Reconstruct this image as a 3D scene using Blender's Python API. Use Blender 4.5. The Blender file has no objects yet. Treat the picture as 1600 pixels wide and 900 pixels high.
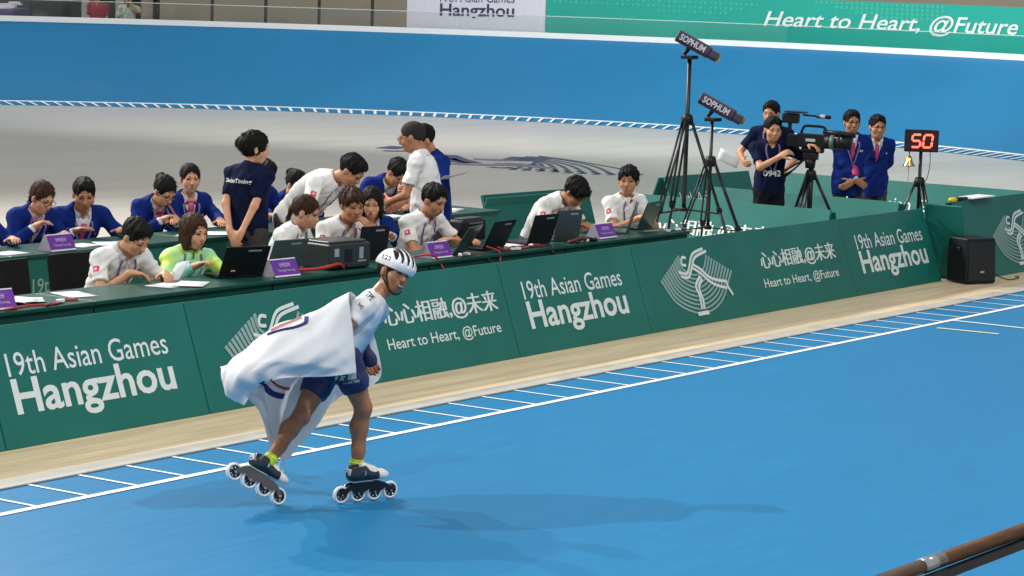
import bpy, bmesh, math, random
import numpy as np
from mathutils import Vector, Matrix
from mathutils.bvhtree import BVHTree

random.seed(7)
PI = math.pi
scene = bpy.context.scene
COL = scene.collection

# ------------------------------------------------------------------ camera
# world: +Y runs along the near straight, -X points into the infield, Z up
CAM = Vector((10.2377, -10.0895, 3.0))
RT = Vector((0.82179445, 0.56888278, 0.03203544))
UP = Vector((-0.09319704, 0.078738, 0.99252942))
FW = Vector((-0.56211049, 0.81864077, -0.11772464))
FOC = 4150.0                       # focal length in pixels of the 1600 px wide photograph
cam_d = bpy.data.cameras.new('camera'); cam = bpy.data.objects.new('camera', cam_d); COL.objects.link(cam)
cam_d.sensor_width = 36; cam_d.lens = FOC / 1600 * 36; cam_d.clip_end = 500; cam_d.clip_start = .1
cam.matrix_world = Matrix(((RT.x, UP.x, -FW.x, CAM.x), (RT.y, UP.y, -FW.y, CAM.y), (RT.z, UP.z, -FW.z, CAM.z), (0, 0, 0, 1)))
scene.camera = cam

# ------------------------------------------------------------------ world, sun, hall floodlights, added fill for the bend, exposure
world = bpy.data.worlds.new('World'); scene.world = world; world.use_nodes = True
wn = world.node_tree.nodes; wl = world.node_tree.links
bg = wn['Background']
bg.inputs['Color'].default_value = (.92, .965, 1, 1)   # evenly bright hall roof
bg.inputs['Strength'].default_value = .40

def sun(name, shadow, strength, ang=1.0, col=(1, .97, .92)):
    """shadow = ground offset of the shadow of a point one metre up"""
    l = bpy.data.lights.new(name, 'SUN'); l.energy = strength; l.angle = math.radians(ang); l.color = col
    o = bpy.data.objects.new(name, l); COL.objects.link(o)
    d = Vector((shadow[0], shadow[1], -1)).normalized()
    o.rotation_euler = d.to_track_quat('-Z', 'Y').to_euler()
    return o
sun('sun', (1.43, .75), 1.75, .6)

def spot_lamp(name, loc, target, power, size=.35):
    """one of the floodlights under the hall roof; several of them give the skater his fan of shadows"""
    l = bpy.data.lights.new(name, 'SPOT'); l.energy = power; l.shadow_soft_size = size
    l.spot_size = math.radians(95); l.spot_blend = .6; l.color = (1, .97, .93)
    o = bpy.data.objects.new(name, l); COL.objects.link(o); o.location = loc
    o.rotation_euler = (Vector(target) - Vector(loc)).to_track_quat('-Z', 'Y').to_euler()
spot_lamp('flood_or_fill', (-17.7, 7.7, 14.3), (1, 5, 0), 8800, .2)
spot_lamp('flood_or_fill', (-18.4, 12.8, 14.3), (1, 5, 0), 7600, .2)
spot_lamp('flood_or_fill', (4.3, -8.4, 14.3), (-1, 5, 0), 2300)
spot_lamp('flood_or_fill', (8.9, 3.4, 13.8), (-1, 5, 0), 4300, .25)
spot_lamp('flood_or_fill', (-14, 22, 13), (-24, 38, 1), 6800)  # added fill to brighten the far bend, no known lamp
spot_lamp('flood_or_fill', (-4, 22, 13), (-8, 40, 1), 5400)  # second added fill, brightening the right part of the far bend

scene.render.engine = 'CYCLES'
scene.view_settings.view_transform = 'Standard'
scene.view_settings.look = 'None'
scene.view_settings.exposure = 0.17
scene.view_settings.gamma = 1.0
try: scene.view_settings.use_curve_mapping = False
except Exception: pass

# ------------------------------------------------------------------ helpers
def W(u, v, z=0.0): return Vector((-v, u, z))
def ray(px, py): return FW * FOC + RT * (px - 800) + UP * (450 - py)
def at(px, py, z=0.0):
    d = ray(px, py); return CAM + d * ((z - CAM.z) / d.z)
def at_v(px, py, v):
    d = ray(px, py); return CAM + d * ((-v - CAM.x) / d.x)

MATS = {}
def mat(name, col, rough=.6, metal=0., var=.08, scale=8., bump=0., bscale=60., spec=.5, coat=0., emit=None, trans=0., sheen=0., stretch=None):
    if name in MATS: return MATS[name]
    m = bpy.data.materials.new(name); m.use_nodes = True
    nt = m.node_tree; n = nt.nodes; b = n['Principled BSDF']
    b.inputs['Roughness'].default_value = rough; b.inputs['Metallic'].default_value = metal
    b.inputs['Specular IOR Level'].default_value = spec
    if coat: b.inputs['Coat Weight'].default_value = coat; b.inputs['Coat Roughness'].default_value = .12
    if sheen: b.inputs['Sheen Weight'].default_value = sheen
    if trans:
        b.inputs['Transmission Weight'].default_value = trans; b.inputs['IOR'].default_value = 1.45
    tc = n.new('ShaderNodeTexCoord'); mp = n.new('ShaderNodeMapping')
    nt.links.new(tc.outputs['Object'], mp.inputs['Vector'])
    if stretch: mp.inputs['Scale'].default_value = stretch
    nz = n.new('ShaderNodeTexNoise'); nz.inputs['Scale'].default_value = scale; nz.inputs['Detail'].default_value = 5
    nt.links.new(mp.outputs['Vector'], nz.inputs['Vector'])
    cr = n.new('ShaderNodeValToRGB')
    c = Vector(col[:3])
    cr.color_ramp.elements[0].position = .3; cr.color_ramp.elements[1].position = .7
    cr.color_ramp.elements[0].color = (*[max(0, x * (1 - var)) for x in c], 1)
    cr.color_ramp.elements[1].color = (*[min(1, x * (1 + var)) for x in c], 1)
    nt.links.new(nz.outputs['Fac'], cr.inputs['Fac']); nt.links.new(cr.outputs['Color'], b.inputs['Base Color'])
    if bump:
        n2 = n.new('ShaderNodeTexNoise'); n2.inputs['Scale'].default_value = bscale; n2.inputs['Detail'].default_value = 4
        nt.links.new(mp.outputs['Vector'], n2.inputs['Vector'])
        bp = n.new('ShaderNodeBump'); bp.inputs['Strength'].default_value = bump; bp.inputs['Distance'].default_value = .01
        nt.links.new(n2.outputs['Fac'], bp.inputs['Height']); nt.links.new(bp.outputs['Normal'], b.inputs['Normal'])
    if emit:
        b.inputs['Emission Color'].default_value = (*emit[:3], 1); b.inputs['Emission Strength'].default_value = emit[3]
    MATS[name] = m; return m

def tag(o, label=None, cat=None, group=None, kind=None):
    if label: o['label'] = label
    if cat: o['category'] = cat
    if group: o['group'] = group
    if kind: o['kind'] = kind
    return o

ORG = {}
def empty(name, loc=(0, 0, 0), label=None, cat=None, group=None):
    o = bpy.data.objects.new(name, None); COL.objects.link(o); o.location = loc; o.empty_display_size = .1
    ORG[o.name] = Vector(loc); tag(o, label, cat, group); return o

def link(name, me, parent=None, m=None, smooth=False):
    o = bpy.data.objects.new(name, me); COL.objects.link(o)
    if m is not None:
        for mm in (m if isinstance(m, (list, tuple)) else [m]): me.materials.append(mm)
    if smooth and len(me.polygons): me.polygons.foreach_set('use_smooth', [True] * len(me.polygons))
    ORG[o.name] = Vector((0, 0, 0))
    if parent is not None:
        o.parent = parent; ORG[o.name] = ORG[parent.name].copy()
        if ORG[parent.name].length > 0 and len(me.vertices): me.transform(Matrix.Translation(-ORG[parent.name]))
    return o

def rotm(ax, ang): return Matrix.Rotation(ang, 3, ax)
def frame(fwd, up=(0, 0, 1)):
    """3x3 with columns right, forward, up"""
    f = Vector(fwd).normalized(); r = f.cross(Vector(up)).normalized(); u = r.cross(f)
    return Matrix((r, f, u)).transposed()

class MB:
    def __init__(s): s.v = []; s.f = []; s.mi = []; s.cur = 0
    def add(s, vs, fs):
        o = len(s.v); s.v += [tuple(x) for x in vs]; s.f += [tuple(i + o for i in f) for f in fs]; s.mi += [s.cur] * len(fs)
    def box(s, c, d, R=None):
        hx, hy, hz = d[0] / 2, d[1] / 2, d[2] / 2
        vs = [Vector((x, y, z)) for z in (-hz, hz) for y in (-hy, hy) for x in (-hx, hx)]
        c = Vector(c)
        vs = [c + (R @ p if R is not None else p) for p in vs]
        s.add(vs, [(0, 2, 3, 1), (4, 5, 7, 6), (0, 1, 5, 4), (2, 6, 7, 3), (0, 4, 6, 2), (1, 3, 7, 5)]); return s
    def hexa(s, bot, top):
        s.add(list(bot) + list(top), [(3, 2, 1, 0), (4, 5, 6, 7), (0, 1, 5, 4), (1, 2, 6, 5), (2, 3, 7, 6), (3, 0, 4, 7)]); return s
    def tube(s, pts, r, n=8, cap=True):
        pts = [Vector(p) for p in pts]; rs = r if isinstance(r, (list, tuple)) else [r] * len(pts)
        rings = []; prev = None
        for i, p in enumerate(pts):
            t = (pts[min(i + 1, len(pts) - 1)] - pts[max(i - 1, 0)]).normalized()
            if prev is None:
                a = Vector((0, 0, 1)) if abs(t.z) < .9 else Vector((1, 0, 0)); nx = t.cross(a).normalized()
            else:
                nx = (prev - t * prev.dot(t)).normalized()
            prev = nx; ny = t.cross(nx)
            rings.append([p + (nx * math.cos(2 * PI * k / n) + ny * math.sin(2 * PI * k / n)) * rs[i] for k in range(n)])
        vs = [q for R in rings for q in R]; fs = []
        for i in range(len(pts) - 1):
            for k in range(n):
                fs.append((i * n + k, i * n + (k + 1) % n, (i + 1) * n + (k + 1) % n, (i + 1) * n + k))
        if cap: fs.append(tuple(range(n))[::-1]); fs.append(tuple((len(pts) - 1) * n + k for k in range(n)))
        s.add(vs, fs); return s
    def lathe(s, prof, c, R=None, n=24):
        """prof: (radius, height) pairs, closed loop; axis is local Z"""
        c = Vector(c); vs = []; fs = []; m = len(prof)
        for k in range(n):
            a = 2 * PI * k / n
            for (r, h) in prof:
                p = Vector((r * math.cos(a), r * math.sin(a), h)); vs.append(c + (R @ p if R is not None else p))
        for k in range(n):
            for j in range(m):
                fs.append((k * m + j, ((k + 1) % n) * m + j, ((k + 1) % n) * m + (j + 1) % m, k * m + (j + 1) % m))
        s.add(vs, fs); return s
    def ribbon(s, pts, wid, nrm, lift=0.):
        """flat strip along pts; wid number or list; nrm vector"""
        pts = [Vector(p) for p in pts]; nrm = Vector(nrm).normalized(); vs = []
        for i, p in enumerate(pts):
            t = (pts[min(i + 1, len(pts) - 1)] - pts[max(i - 1, 0)]); t -= nrm * t.dot(nrm)
            t = t.normalized() if t.length > 1e-9 else Vector((1, 0, 0)); sd = nrm.cross(t).normalized()
            w = (wid[i] if isinstance(wid, (list, tuple)) else wid) / 2
            vs += [p + sd * w + nrm * lift, p - sd * w + nrm * lift]
        s.add(vs, [(2 * i, 2 * i + 1, 2 * i + 3, 2 * i + 2) for i in range(len(pts) - 1)]); return s
    def poly(s, pts): s.add(pts, [tuple(range(len(pts)))]); return s
    def prism(s, pts, off):
        off = Vector(off); n = len(pts); a = [Vector(p) for p in pts]; b = [p + off for p in a]
        s.add(a + b, [tuple(range(n))[::-1], tuple(range(n, 2 * n))] + [(i, (i + 1) % n, n + (i + 1) % n, n + i) for i in range(n)]); return s
    def mesh(s, name):
        me = bpy.data.meshes.new(name); me.from_pydata(s.v, [], s.f)
        if any(s.mi): me.polygons.foreach_set('material_index', s.mi)
        me.update(); return me
    def build(s, name, m, parent=None, smooth=False, bevel=0., seg=2):
        o = link(name, s.mesh(name), parent, m, smooth)
        if bevel:
            b = o.modifiers.new('bevel', 'BEVEL'); b.width = bevel; b.segments = seg; b.limit_method = 'ANGLE'
            o.data.polygons.foreach_set('use_smooth', [True] * len(o.data.polygons))
            w = o.modifiers.new('wn', 'WEIGHTED_NORMAL')
        return o

def catmull(pts, n=8):
    pts = [Vector(p) for p in pts]; out = []
    P = [pts[0] * 2 - pts[1]] + pts + [pts[-1] * 2 - pts[-2]]
    for i in range(1, len(P) - 2):
        for k in range(n):
            t = k / n; a, b, c, d = P[i - 1], P[i], P[i + 1], P[i + 2]
            out.append(.5 * ((2 * b) + (c - a) * t + (2 * a - 5 * b + 4 * c - d) * t * t + (3 * b - a - 3 * c + d) * t ** 3))
    out.append(pts[-1]); return out

def copy_tree(o, parent=None):
    c = o.copy(); COL.objects.link(c); c.parent = parent; ORG[c.name] = Vector((0, 0, 0))
    for ch in o.children: copy_tree(ch, c)
    return c

TXT = {}; RAW = {}
def text_mesh(s, bold=0.):
    """lettering as a flat mesh scaled to 1 x 1 (width x height) from its own bounding box"""
    key = (s, bold)
    if key not in TXT:
        cu = bpy.data.curves.new('lettering', 'FONT'); cu.body = s; cu.offset = bold; cu.resolution_u = 3
        o = bpy.data.objects.new('lettering', cu); COL.objects.link(o)
        me = bpy.data.meshes.new_from_object(o.evaluated_get(bpy.context.evaluated_depsgraph_get()))
        bpy.data.objects.remove(o)
        v = np.array([p.co[:] for p in me.vertices]); lo, hi = v.min(0), v.max(0)
        RAW[key] = (v.copy(), lo, hi)
        v = (v - lo) / np.maximum(hi - lo, 1e-6); v[:, 2] = 0
        TXT[key] = (v, [tuple(p.vertices) for p in me.polygons])
    return TXT[key]
def lettering(name, s, o, ex, ey, m, parent=None, bold=0., warp=None):
    """o lower-left corner, ex / ey full width and height vectors"""
    v, f = text_mesh(s, bold); o, ex, ey = Vector(o), Vector(ex), Vector(ey)
    vs = [o + ex * float(p[0]) + ey * float(p[1]) for p in v]
    if warp: vs = [warp(p) for p in vs]
    me = bpy.data.meshes.new(name); me.from_pydata([tuple(p) for p in vs], [], f); me.update()
    return link(name, me, parent, m)

def lettering_parts(name, parts, o, ex, ey, m, parent=None, bold=0., fat=0.):
    """one line of lettering kept as separate pieces (each piece its own mesh), spaced as the whole line"""
    full = ''.join(parts); text_mesh(full, bold); _, lo, hi = RAW[(full, bold)]; o, ex, ey = Vector(o), Vector(ex), Vector(ey); acc = ''
    for k, s in enumerate(parts):
        _, f = text_mesh(s, bold); v, l2, h2 = RAW[(s, bold)]; dx = (lo[0] - l2[0]) if k == 0 else (hi[0] - h2[0])
        vs = [tuple(o + ex * float((p[0] + dx - lo[0]) / (hi[0] - lo[0])) + ey * float((p[1] - lo[1]) / (hi[1] - lo[1]))) for p in v]
        nv, fs, up = len(vs), list(f), ex.cross(ey).normalized()
        if fat:                                                    # heavier strokes: two shifted layers, each a hair above the last
            for q, sh in enumerate((-fat, fat)):
                off = ex.normalized() * sh + up * .0006 * (q + 1); vs += [tuple(Vector(p) + off) for p in vs[:nv]]; fs += [tuple(i + nv * (q + 1) for i in g) for g in f]
        me = bpy.data.meshes.new(name); me.from_pydata(vs, [], fs); me.update(); link(name, me, parent, m)
# ------------------------------------------------------------------ materials of the setting
def m_floor(name, col, rough, scale, stretch, var, bump=.0, spec=.5):
    return mat(name, col, rough=rough, var=var, scale=scale, stretch=stretch, bump=bump, bscale=180, spec=spec)
M_BLUE = m_floor('track_blue', (.012, .176, .375), .5, .5, (1, .35, 1), .05, .012, .14)
def track_blue():
    m = M_BLUE; nt = m.node_tree; b = nt.nodes['Principled BSDF']; tc = [n for n in nt.nodes if n.type == 'TEX_COORD'][0]; ramp = [n for n in nt.nodes if n.type == 'VALTORGB'][0]
    mp = nt.nodes.new('ShaderNodeMapping'); mp.inputs['Scale'].default_value = (7, .5, 1); mp.inputs['Rotation'].default_value = (0, 0, .06); nz = nt.nodes.new('ShaderNodeTexNoise'); nz.inputs['Scale'].default_value = 3.; nz.inputs['Detail'].default_value = 8; nz.inputs['Roughness'].default_value = .7
    nt.links.new(tc.outputs['Object'], mp.inputs['Vector']); nt.links.new(mp.outputs['Vector'], nz.inputs['Vector'])
    r2 = nt.nodes.new('ShaderNodeValToRGB'); r2.color_ramp.elements[0].position = .32; r2.color_ramp.elements[0].color = (.86, .88, .90, 1); r2.color_ramp.elements[1].position = .6; r2.color_ramp.elements[1].color = (1, 1, 1, 1)
    nt.links.new(nz.outputs['Fac'], r2.inputs['Fac']); mx = nt.nodes.new('ShaderNodeMix'); mx.data_type = 'RGBA'; mx.blend_type = 'MULTIPLY'; mx.inputs['Factor'].default_value = 1
    nt.links.new(ramp.outputs['Color'], mx.inputs['A']); nt.links.new(r2.outputs['Color'], mx.inputs['B']); nt.links.new(mx.outputs['Result'], b.inputs['Base Color'])
    mr = nt.nodes.new('ShaderNodeMapRange'); mr.inputs['To Min'].default_value = .34; mr.inputs['To Max'].default_value = .56; nt.links.new(nz.outputs['Fac'], mr.inputs['Value']); nt.links.new(mr.outputs[0], b.inputs['Roughness'])
track_blue()
M_WOOD = m_floor('pale_wood', (.80, .64, .41), .38, 2.2, (3.5, .35, 1), .16, .02, .35)
M_EDGE = m_floor('grey_edge', (.42, .40, .36), .5, 4, (1, 1, 1), .1)
M_GREY = m_floor('infield_grey', (.51, .48, .425), .28, .8, (2.2, .28, 1), .07, .012, .42)
M_WHITE = mat('white_paint', (.78, .80, .82), .5, var=.04)
M_GREEN = mat('board_green', (.009, .138, .115), .42, var=.10, scale=1.6, bump=.10, bscale=5, spec=.3)
M_GREEN2 = mat('board_back_green', (.009, .115, .094), .55, var=.10, scale=2.5, spec=.3)
M_TABLE = mat('table_green', (.008, .062, .050), .38, var=.1, scale=5, spec=.25)
M_LETTER = mat('lettering_white', (.66, .72, .70), .5, var=.03)
M_LETTER2 = mat('lettering_grey', (.25, .38, .35), .5, var=.05)
M_BLACK = mat('black_plastic', (.010, .010, .012), .45, var=.2, scale=20, bump=.02, bscale=300, spec=.25)
M_BLACKM = mat('black_metal', (.015, .015, .017), .35, metal=.3, var=.2)
M_NAVYP = mat('navy_paint', (.03, .03, .10), .5)
M_PAPER = mat('white_paper', (.75, .76, .78), .7, var=.03)
M_PURPLE = mat('sign_purple', (.13, .02, .30), .45, var=.06)
M_SIGNGREY = mat('sign_end_grey', (.33, .30, .36), .5)
M_RED = mat('red_cable', (.42, .02, .02), .45)
M_STEEL = mat('steel', (.6, .6, .6), .25, metal=1.)

CU, CV, R0, R1, RIMH = 19.8, 16.2, 15.5, 20.2, 1.60     # the bend of the track
def bend(a, r, z=0.):
    return W(CU + r * math.cos(a), CV + r * math.sin(a), z)

# ground sheets
mb = MB(); mb.poly([(-60, -60, -.012), (60, -60, -.012), (60, 90, -.012), (-60, 90, -.012)])
tag(mb.build('ground', mat('hall_ground', (.2, .2, .2), .6)), kind='structure')
mb = MB(); mb.poly([W(-40, 1.9), W(40, 1.9), W(40, 40), W(-40, 40)][::-1])
infield = tag(mb.build('infield_floor', M_GREY), kind='structure')
mb = MB(); mb.poly([W(-40, .655, .004), W(20, .655, .004), W(20, 2.6, .004), W(-40, 2.6, .004)][::-1])
wood = tag(mb.build('wood_floor', M_WOOD), kind='structure')
mb = MB(); mb.box(W(-10, .57, .006), (.17, 60, .012)); 
tag(mb.build('track_edge_strip', M_EDGE, bevel=.004), kind='structure')
mb = MB(); mb.poly([W(-40, -7.2), W(20, -7.2), W(20, .486), W(-40, .486)][::-1])
track = tag(mb.build('track', M_BLUE), kind='structure')
# boards of the wood floor: fine seams as real grooves
for k, vv in enumerate((.80, .95, 1.10, 1.25)):
    mb = MB(); mb.poly([W(-4, vv - .0015, .0056), W(20, vv - .0015, .0056), W(20, vv + .0015, .0056), W(-4, vv + .0015, .0056)][::-1])
    mb.build('floor_seam', mat('seam_brown', (.38, .28, .16), .6), wood)
# painted markings on the track
mb = MB(); mb.poly([W(-40, -.028, .004), W(20, -.028, .004), W(20, .028, .004), W(-40, .028, .004)][::-1])
mb.build('track_line', M_WHITE, track)
for k in range(-6, 44):
    u = .70 + .4085 * k
    mb = MB(); mb.poly([W(u - .014, .03, .004), W(u + .014, .03, .004), W(u + .014, .484, .004), W(u - .014, .484, .004)][::-1])
    mb.build('hatch_mark', M_WHITE, track)
mb = MB(); mb.poly([W(11.80, -7, .005), W(11.85, -7, .005), W(11.89, -.03, .005), W(11.84, -.03, .005)][::-1]); mb.build('finish_line', M_WHITE, track)
mb = MB(); mb.poly([W(11.28, -.72, .005), W(11.335, -.72, .005), W(11.29, -.15, .005), W(11.235, -.15, .005)][::-1])
mb.build('measuring_mark', mat('cream_paint', (.72, .68, .45), .5), track)

# banked bend
NA, NR = 150, 16
A0, A1 = math.radians(-90), math.radians(130)
def bank_h(a, s):
    k = min(1, max(0, (a - A0) / math.radians(45))); k = k * k * (3 - 2 * k)
    return RIMH * (.06 + .94 * k) * (.30 * max(0, (s - .05) / .95) + .70 * max(0, (s - .05) / .95) ** 1.6)
mb = MB(); vs = []; fs = []
for i in range(NA + 1):
    a = A0 + (A1 - A0) * i / NA
    for j in range(NR + 1):
        s = j / NR; vs.append(bend(a, R0 + (R1 - R0) * s, .002 + bank_h(a, s)))
for i in range(NA):
    for j in range(NR):
        q = i * (NR + 1) + j; fs.append((q, q + 1, q + NR + 2, q + NR + 1))
mb.add(vs, fs)
bank = tag(mb.build('banked_track', M_BLUE, smooth=True), kind='structure')
def bank_pt(a, r, lift=.006): return bend(a, r, .002 + bank_h(a, (r - R0) / (R1 - R0)) + lift)
mb = MB()
n = 260
for i in range(n):
    a = math.radians(-60) + math.radians(150) * i / n; b = a + math.radians(150) / n
    mb.poly([bank_pt(a, 16.02), bank_pt(a, 16.10), bank_pt(b, 16.10), bank_pt(b, 16.02)])
mb.build('track_line', M_WHITE, bank)
mb = MB(); da = .25 / 15.6; a = math.radians(-60)
while a < math.radians(90):
    w = .06 / 15.6
    mb.poly([bank_pt(a, 15.52), bank_pt(a + w, 15.52), bank_pt(a + w + .006, 16.03), bank_pt(a + .006, 16.03)][::-1]); a += da
tag(mb.build('hatch_marks', M_WHITE, bank), kind='stuff')
# white rim along the top of the bank
mb = MB(); n = 140
prof = [(R1 - .02, -.05), (R1 - .02, .11), (R1 + .16, .11), (R1 + .16, -.6)]
for i in range(n):
    a = A0 + (A1 - A0) * i / n; b = A0 + (A1 - A0) * (i + 1) / n
    pa = [bend(a, r, bank_h(a, 1) + h) for r, h in prof]; pb = [bend(b, r, bank_h(b, 1) + h) for r, h in prof]
    mb.hexa([pa[0], pa[3], pb[3], pb[0]], [pa[1], pa[2], pb[2], pb[1]])
tag(mb.build('track_rim', mat('rim_white', (.90, .90, .88), .45, var=.03)), kind='structure')

# clear balustrade on the rim, pane by pane
M_GLASS = bpy.data.materials.new('clear_pane'); M_GLASS.use_nodes = True
_n = M_GLASS.node_tree.nodes; _l = M_GLASS.node_tree.links; _n.clear()
_o = _n.new('ShaderNodeOutputMaterial'); _t = _n.new('ShaderNodeBsdfTransparent'); _g = _n.new('ShaderNodeBsdfGlossy'); _x = _n.new('ShaderNodeMixShader'); _f = _n.new('ShaderNodeFresnel')
_nz = _n.new('ShaderNodeTexNoise'); _nz.inputs['Scale'].default_value = 3
_t.inputs['Color'].default_value = (.95, .965, .965, 1); _g.inputs['Roughness'].default_value = .05; _f.inputs['IOR'].default_value = 1.3
_cr = _n.new('ShaderNodeMath'); _cr.operation = 'MULTIPLY_ADD'; _cr.inputs[1].default_value = .02; _cr.inputs[2].default_value = .04
_l.new(_nz.outputs['Fac'], _cr.inputs[0]); _l.new(_cr.outputs[0], _g.inputs['Roughness'])
_x.inputs[0].default_value = .06; _n.remove(_f); _l.new(_t.outputs[0], _x.inputs[1]); _l.new(_g.outputs[0], _x.inputs[2]); _l.new(_x.outputs[0], _o.inputs['Surface'])
M_PANEEDGE = mat('pane_edge', (.62, .70, .66), .2)
bal = empty('glass_balustrade', bend(0, R1 + .07, RIMH), 'low clear balustrade along the white rim of the far banked bend', 'balustrade')
step = 1.9 / R1; a = math.radians(-40)
while a < math.radians(75):
    b = a + step * .992; p = [bend(a, R1 + .07), bend(b, R1 + .07)]; z0, z1 = bank_h(a, 1) + .10, bank_h(a, 1) + .47
    d = (p[1] - p[0]).normalized(); nn = d.cross(Vector((0, 0, 1))) * .005
    mb = MB(); mb.hexa([p[0] - nn + Vector((0, 0, z0)), p[1] - nn + Vector((0, 0, z0)), p[1] + nn + Vector((0, 0, z0)), p[0] + nn + Vector((0, 0, z0))],
                       [p[0] - nn + Vector((0, 0, z1)), p[1] - nn + Vector((0, 0, z1)), p[1] + nn + Vector((0, 0, z1)), p[0] + nn + Vector((0, 0, z1))])
    pane = mb.build('pane', M_GLASS, bal)
    mb = MB(); mb.tube([p[0] + Vector((0, 0, z1 + .006)), p[1] + Vector((0, 0, z1 + .006))], .009, 6); mb.build('top_edge', M_PANEEDGE, pane)
    a += step

# banner behind the balustrade
RB = 21.0
def arc_sheet(a0, a1, r, z0, z1, th=.04, n=40):
    mb = MB()
    for i in range(n):
        a = a0 + (a1 - a0) * i / n; b = a0 + (a1 - a0) * (i + 1) / n
        mb.hexa([bend(a, r, z0), bend(a, r + th, z0), bend(b, r + th, z0), bend(b, r, z0)], [bend(a, r, z1), bend(a, r + th, z1), bend(b, r + th, z1), bend(b, r, z1)])
    return mb
R_ = math.radians
M_BANG = mat('banner_green', (.006, .36, .29), .55, var=.06, scale=.6)
M_BANW = mat('banner_white', (.68, .69, .77), .55, var=.03)
BT = 2.64
ban = empty('banner_green', bend(R_(0), RB, 1.2), 'long green banner with dotted pattern and white slogan behind the far bend', 'banner')
arc_sheet(R_(-45), R_(19.47), RB, 1.25, BT).build('sheet', M_BANG, ban)
def on_banner(px, py, dr=.012):
    d = ray(px, py); ox, oy = CAM.x + CV, CAM.y - CU; r = RB - dr
    A = d.x ** 2 + d.y ** 2; B = 2 * (ox * d.x + oy * d.y); Cc = ox * ox + oy * oy - r * r
    return CAM + d * ((-B + math.sqrt(B * B - 4 * A * Cc)) / (2 * A))
def banner_text(s, ll, lr, cap, m, parent, bold, italic=0.):
    """ll and lr: (angle deg, z) of the base line ends; cap height in metres"""
    v, f = text_mesh(s, bold); vs = []
    for p in v:
        t, h = float(p[0]), float(p[1]); ang = ll[0] + (lr[0] - ll[0]) * t - italic * h * cap
        vs.append(tuple(bend(R_(ang), RB - .012, ll[1] + (lr[1] - ll[1]) * t + h * cap)))
    me = bpy.data.meshes.new('lettering'); me.from_pydata(vs, [], f); me.update(); return link('lettering', me, parent, m)
banner_text('Heart to Heart, @Future', (5.65, 1.94), (-10.9, 1.98), .44, mat('banner_letter', (.72, .80, .78), .5), ban, .012, italic=1.0)
# paler dotted fields printed on the banner (thin raised film)
M_BAND = mat('banner_green_pale', (.035, .43, .32), .55)
mb = MB()
for i in range(40):
    for j in range(3):
        aa = 18.9 - i * .33; zz = 2.50 - j * .105 - .0005 * i
        if j == 2 and (i < 20 or i > 33): continue
        if j == 1 and i > 36: continue
        for q in (0,):
            c = [bend(R_(aa + .125 * math.cos(t * PI / 3) * (.6 + .4 * ((i * 7 + j) % 3) / 2)), RB - .006, zz + .043 * math.sin(t * PI / 3) * (.6 + .4 * ((i * 7 + j) % 3) / 2)) for t in range(6)]
            mb.poly(c[::-1])
for i in range(26):
    for j in range(4):
        aa = 2.2 - i * .33; zz = 2.585 - j * .09
        if i < j * 4: continue
        c = [bend(R_(aa + .12 * math.cos(t * PI / 3)), RB - .006, zz + .04 * math.sin(t * PI / 3)) for t in range(6)]; mb.poly(c[::-1])
tag(mb.build('halftone_dots', M_BAND, ban), kind='stuff')
banw = empty('banner_white', bend(R_(24), RB, 1.2), 'white banner panel with dark event lettering left of the green banner', 'banner')
arc_sheet(R_(19.5), R_(28.2), RB, 1.25, BT).build('sheet', M_BANW, banw)
M_INK = mat('ink_violet', (.035, .03, .12), .5)
banner_text('Hangzhou', (26.14, 1.90), (21.46, 1.93), .37, M_INK, banw, .02)
banner_text('19th Asian Games', (26.14, 2.30), (21.46, 2.33), .22, M_INK, banw, 0)

# hall behind the bend
M_BEIGE = mat('beige_panel', (.30, .265, .205), .7, var=.05, scale=1.5)
M_SEAM = mat('dark_joint', (.05, .05, .05), .7)
hall = tag(arc_sheet(R_(-80), R_(140), 31, -.5, 9, .2, 60).build('hall_wall', mat('hall_wall_beige', (.32, .28, .21), .8, var=.06, scale=.4)), kind='structure')
tag(arc_sheet(R_(-80), R_(140), R1 + .2, .4, .5, 10.5, 60).build('gallery_floor', mat('gallery_grey', (.12, .115, .11), .7)), kind='structure')
pw = empty('panelled_wall', bend(R_(36), 23.5, .5), 'beige wall of wide panels with dark joints behind the far rim', 'wall')
a = R_(25.0)
while a < R_(42.4):
    b = a + 1.26 / 23.5
    mb = arc_sheet(a + .0016, b - .0016, 23.5, .5, 5, .05, 2); mb.build('panel', M_BEIGE, pw); a = b
arc_sheet(R_(25), R_(43.0), 23.57, .5, 5, .05, 10).build('backing', M_SEAM, pw)
dw = empty('dark_recess', bend(R_(48), 27, .5), 'dark grey partition with its shade painted on a sheet at the far left behind the rim', 'recess')
arc_sheet(R_(43), R_(70), 27, .5, 5, .08, 12).build('sheet', mat('recess_shade', (.035, .042, .04), .7, var=.3, scale=1.2), dw)  # dark sheet: shade of the opening beyond the rim, put into its colour
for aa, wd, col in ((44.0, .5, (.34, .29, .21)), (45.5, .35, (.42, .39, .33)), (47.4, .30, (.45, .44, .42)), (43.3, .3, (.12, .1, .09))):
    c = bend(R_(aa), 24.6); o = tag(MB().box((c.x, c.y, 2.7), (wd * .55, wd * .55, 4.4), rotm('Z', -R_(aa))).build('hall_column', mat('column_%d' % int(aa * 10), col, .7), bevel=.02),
        {44.0: 'broad beige column right of the spectator with raised arm', 45.5: 'beige column behind the spectator with raised arm', 47.4: 'pale narrow column between the two standing spectators', 43.3: 'dark narrow column at the edge of the beige panels'}[aa], 'column')

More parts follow.
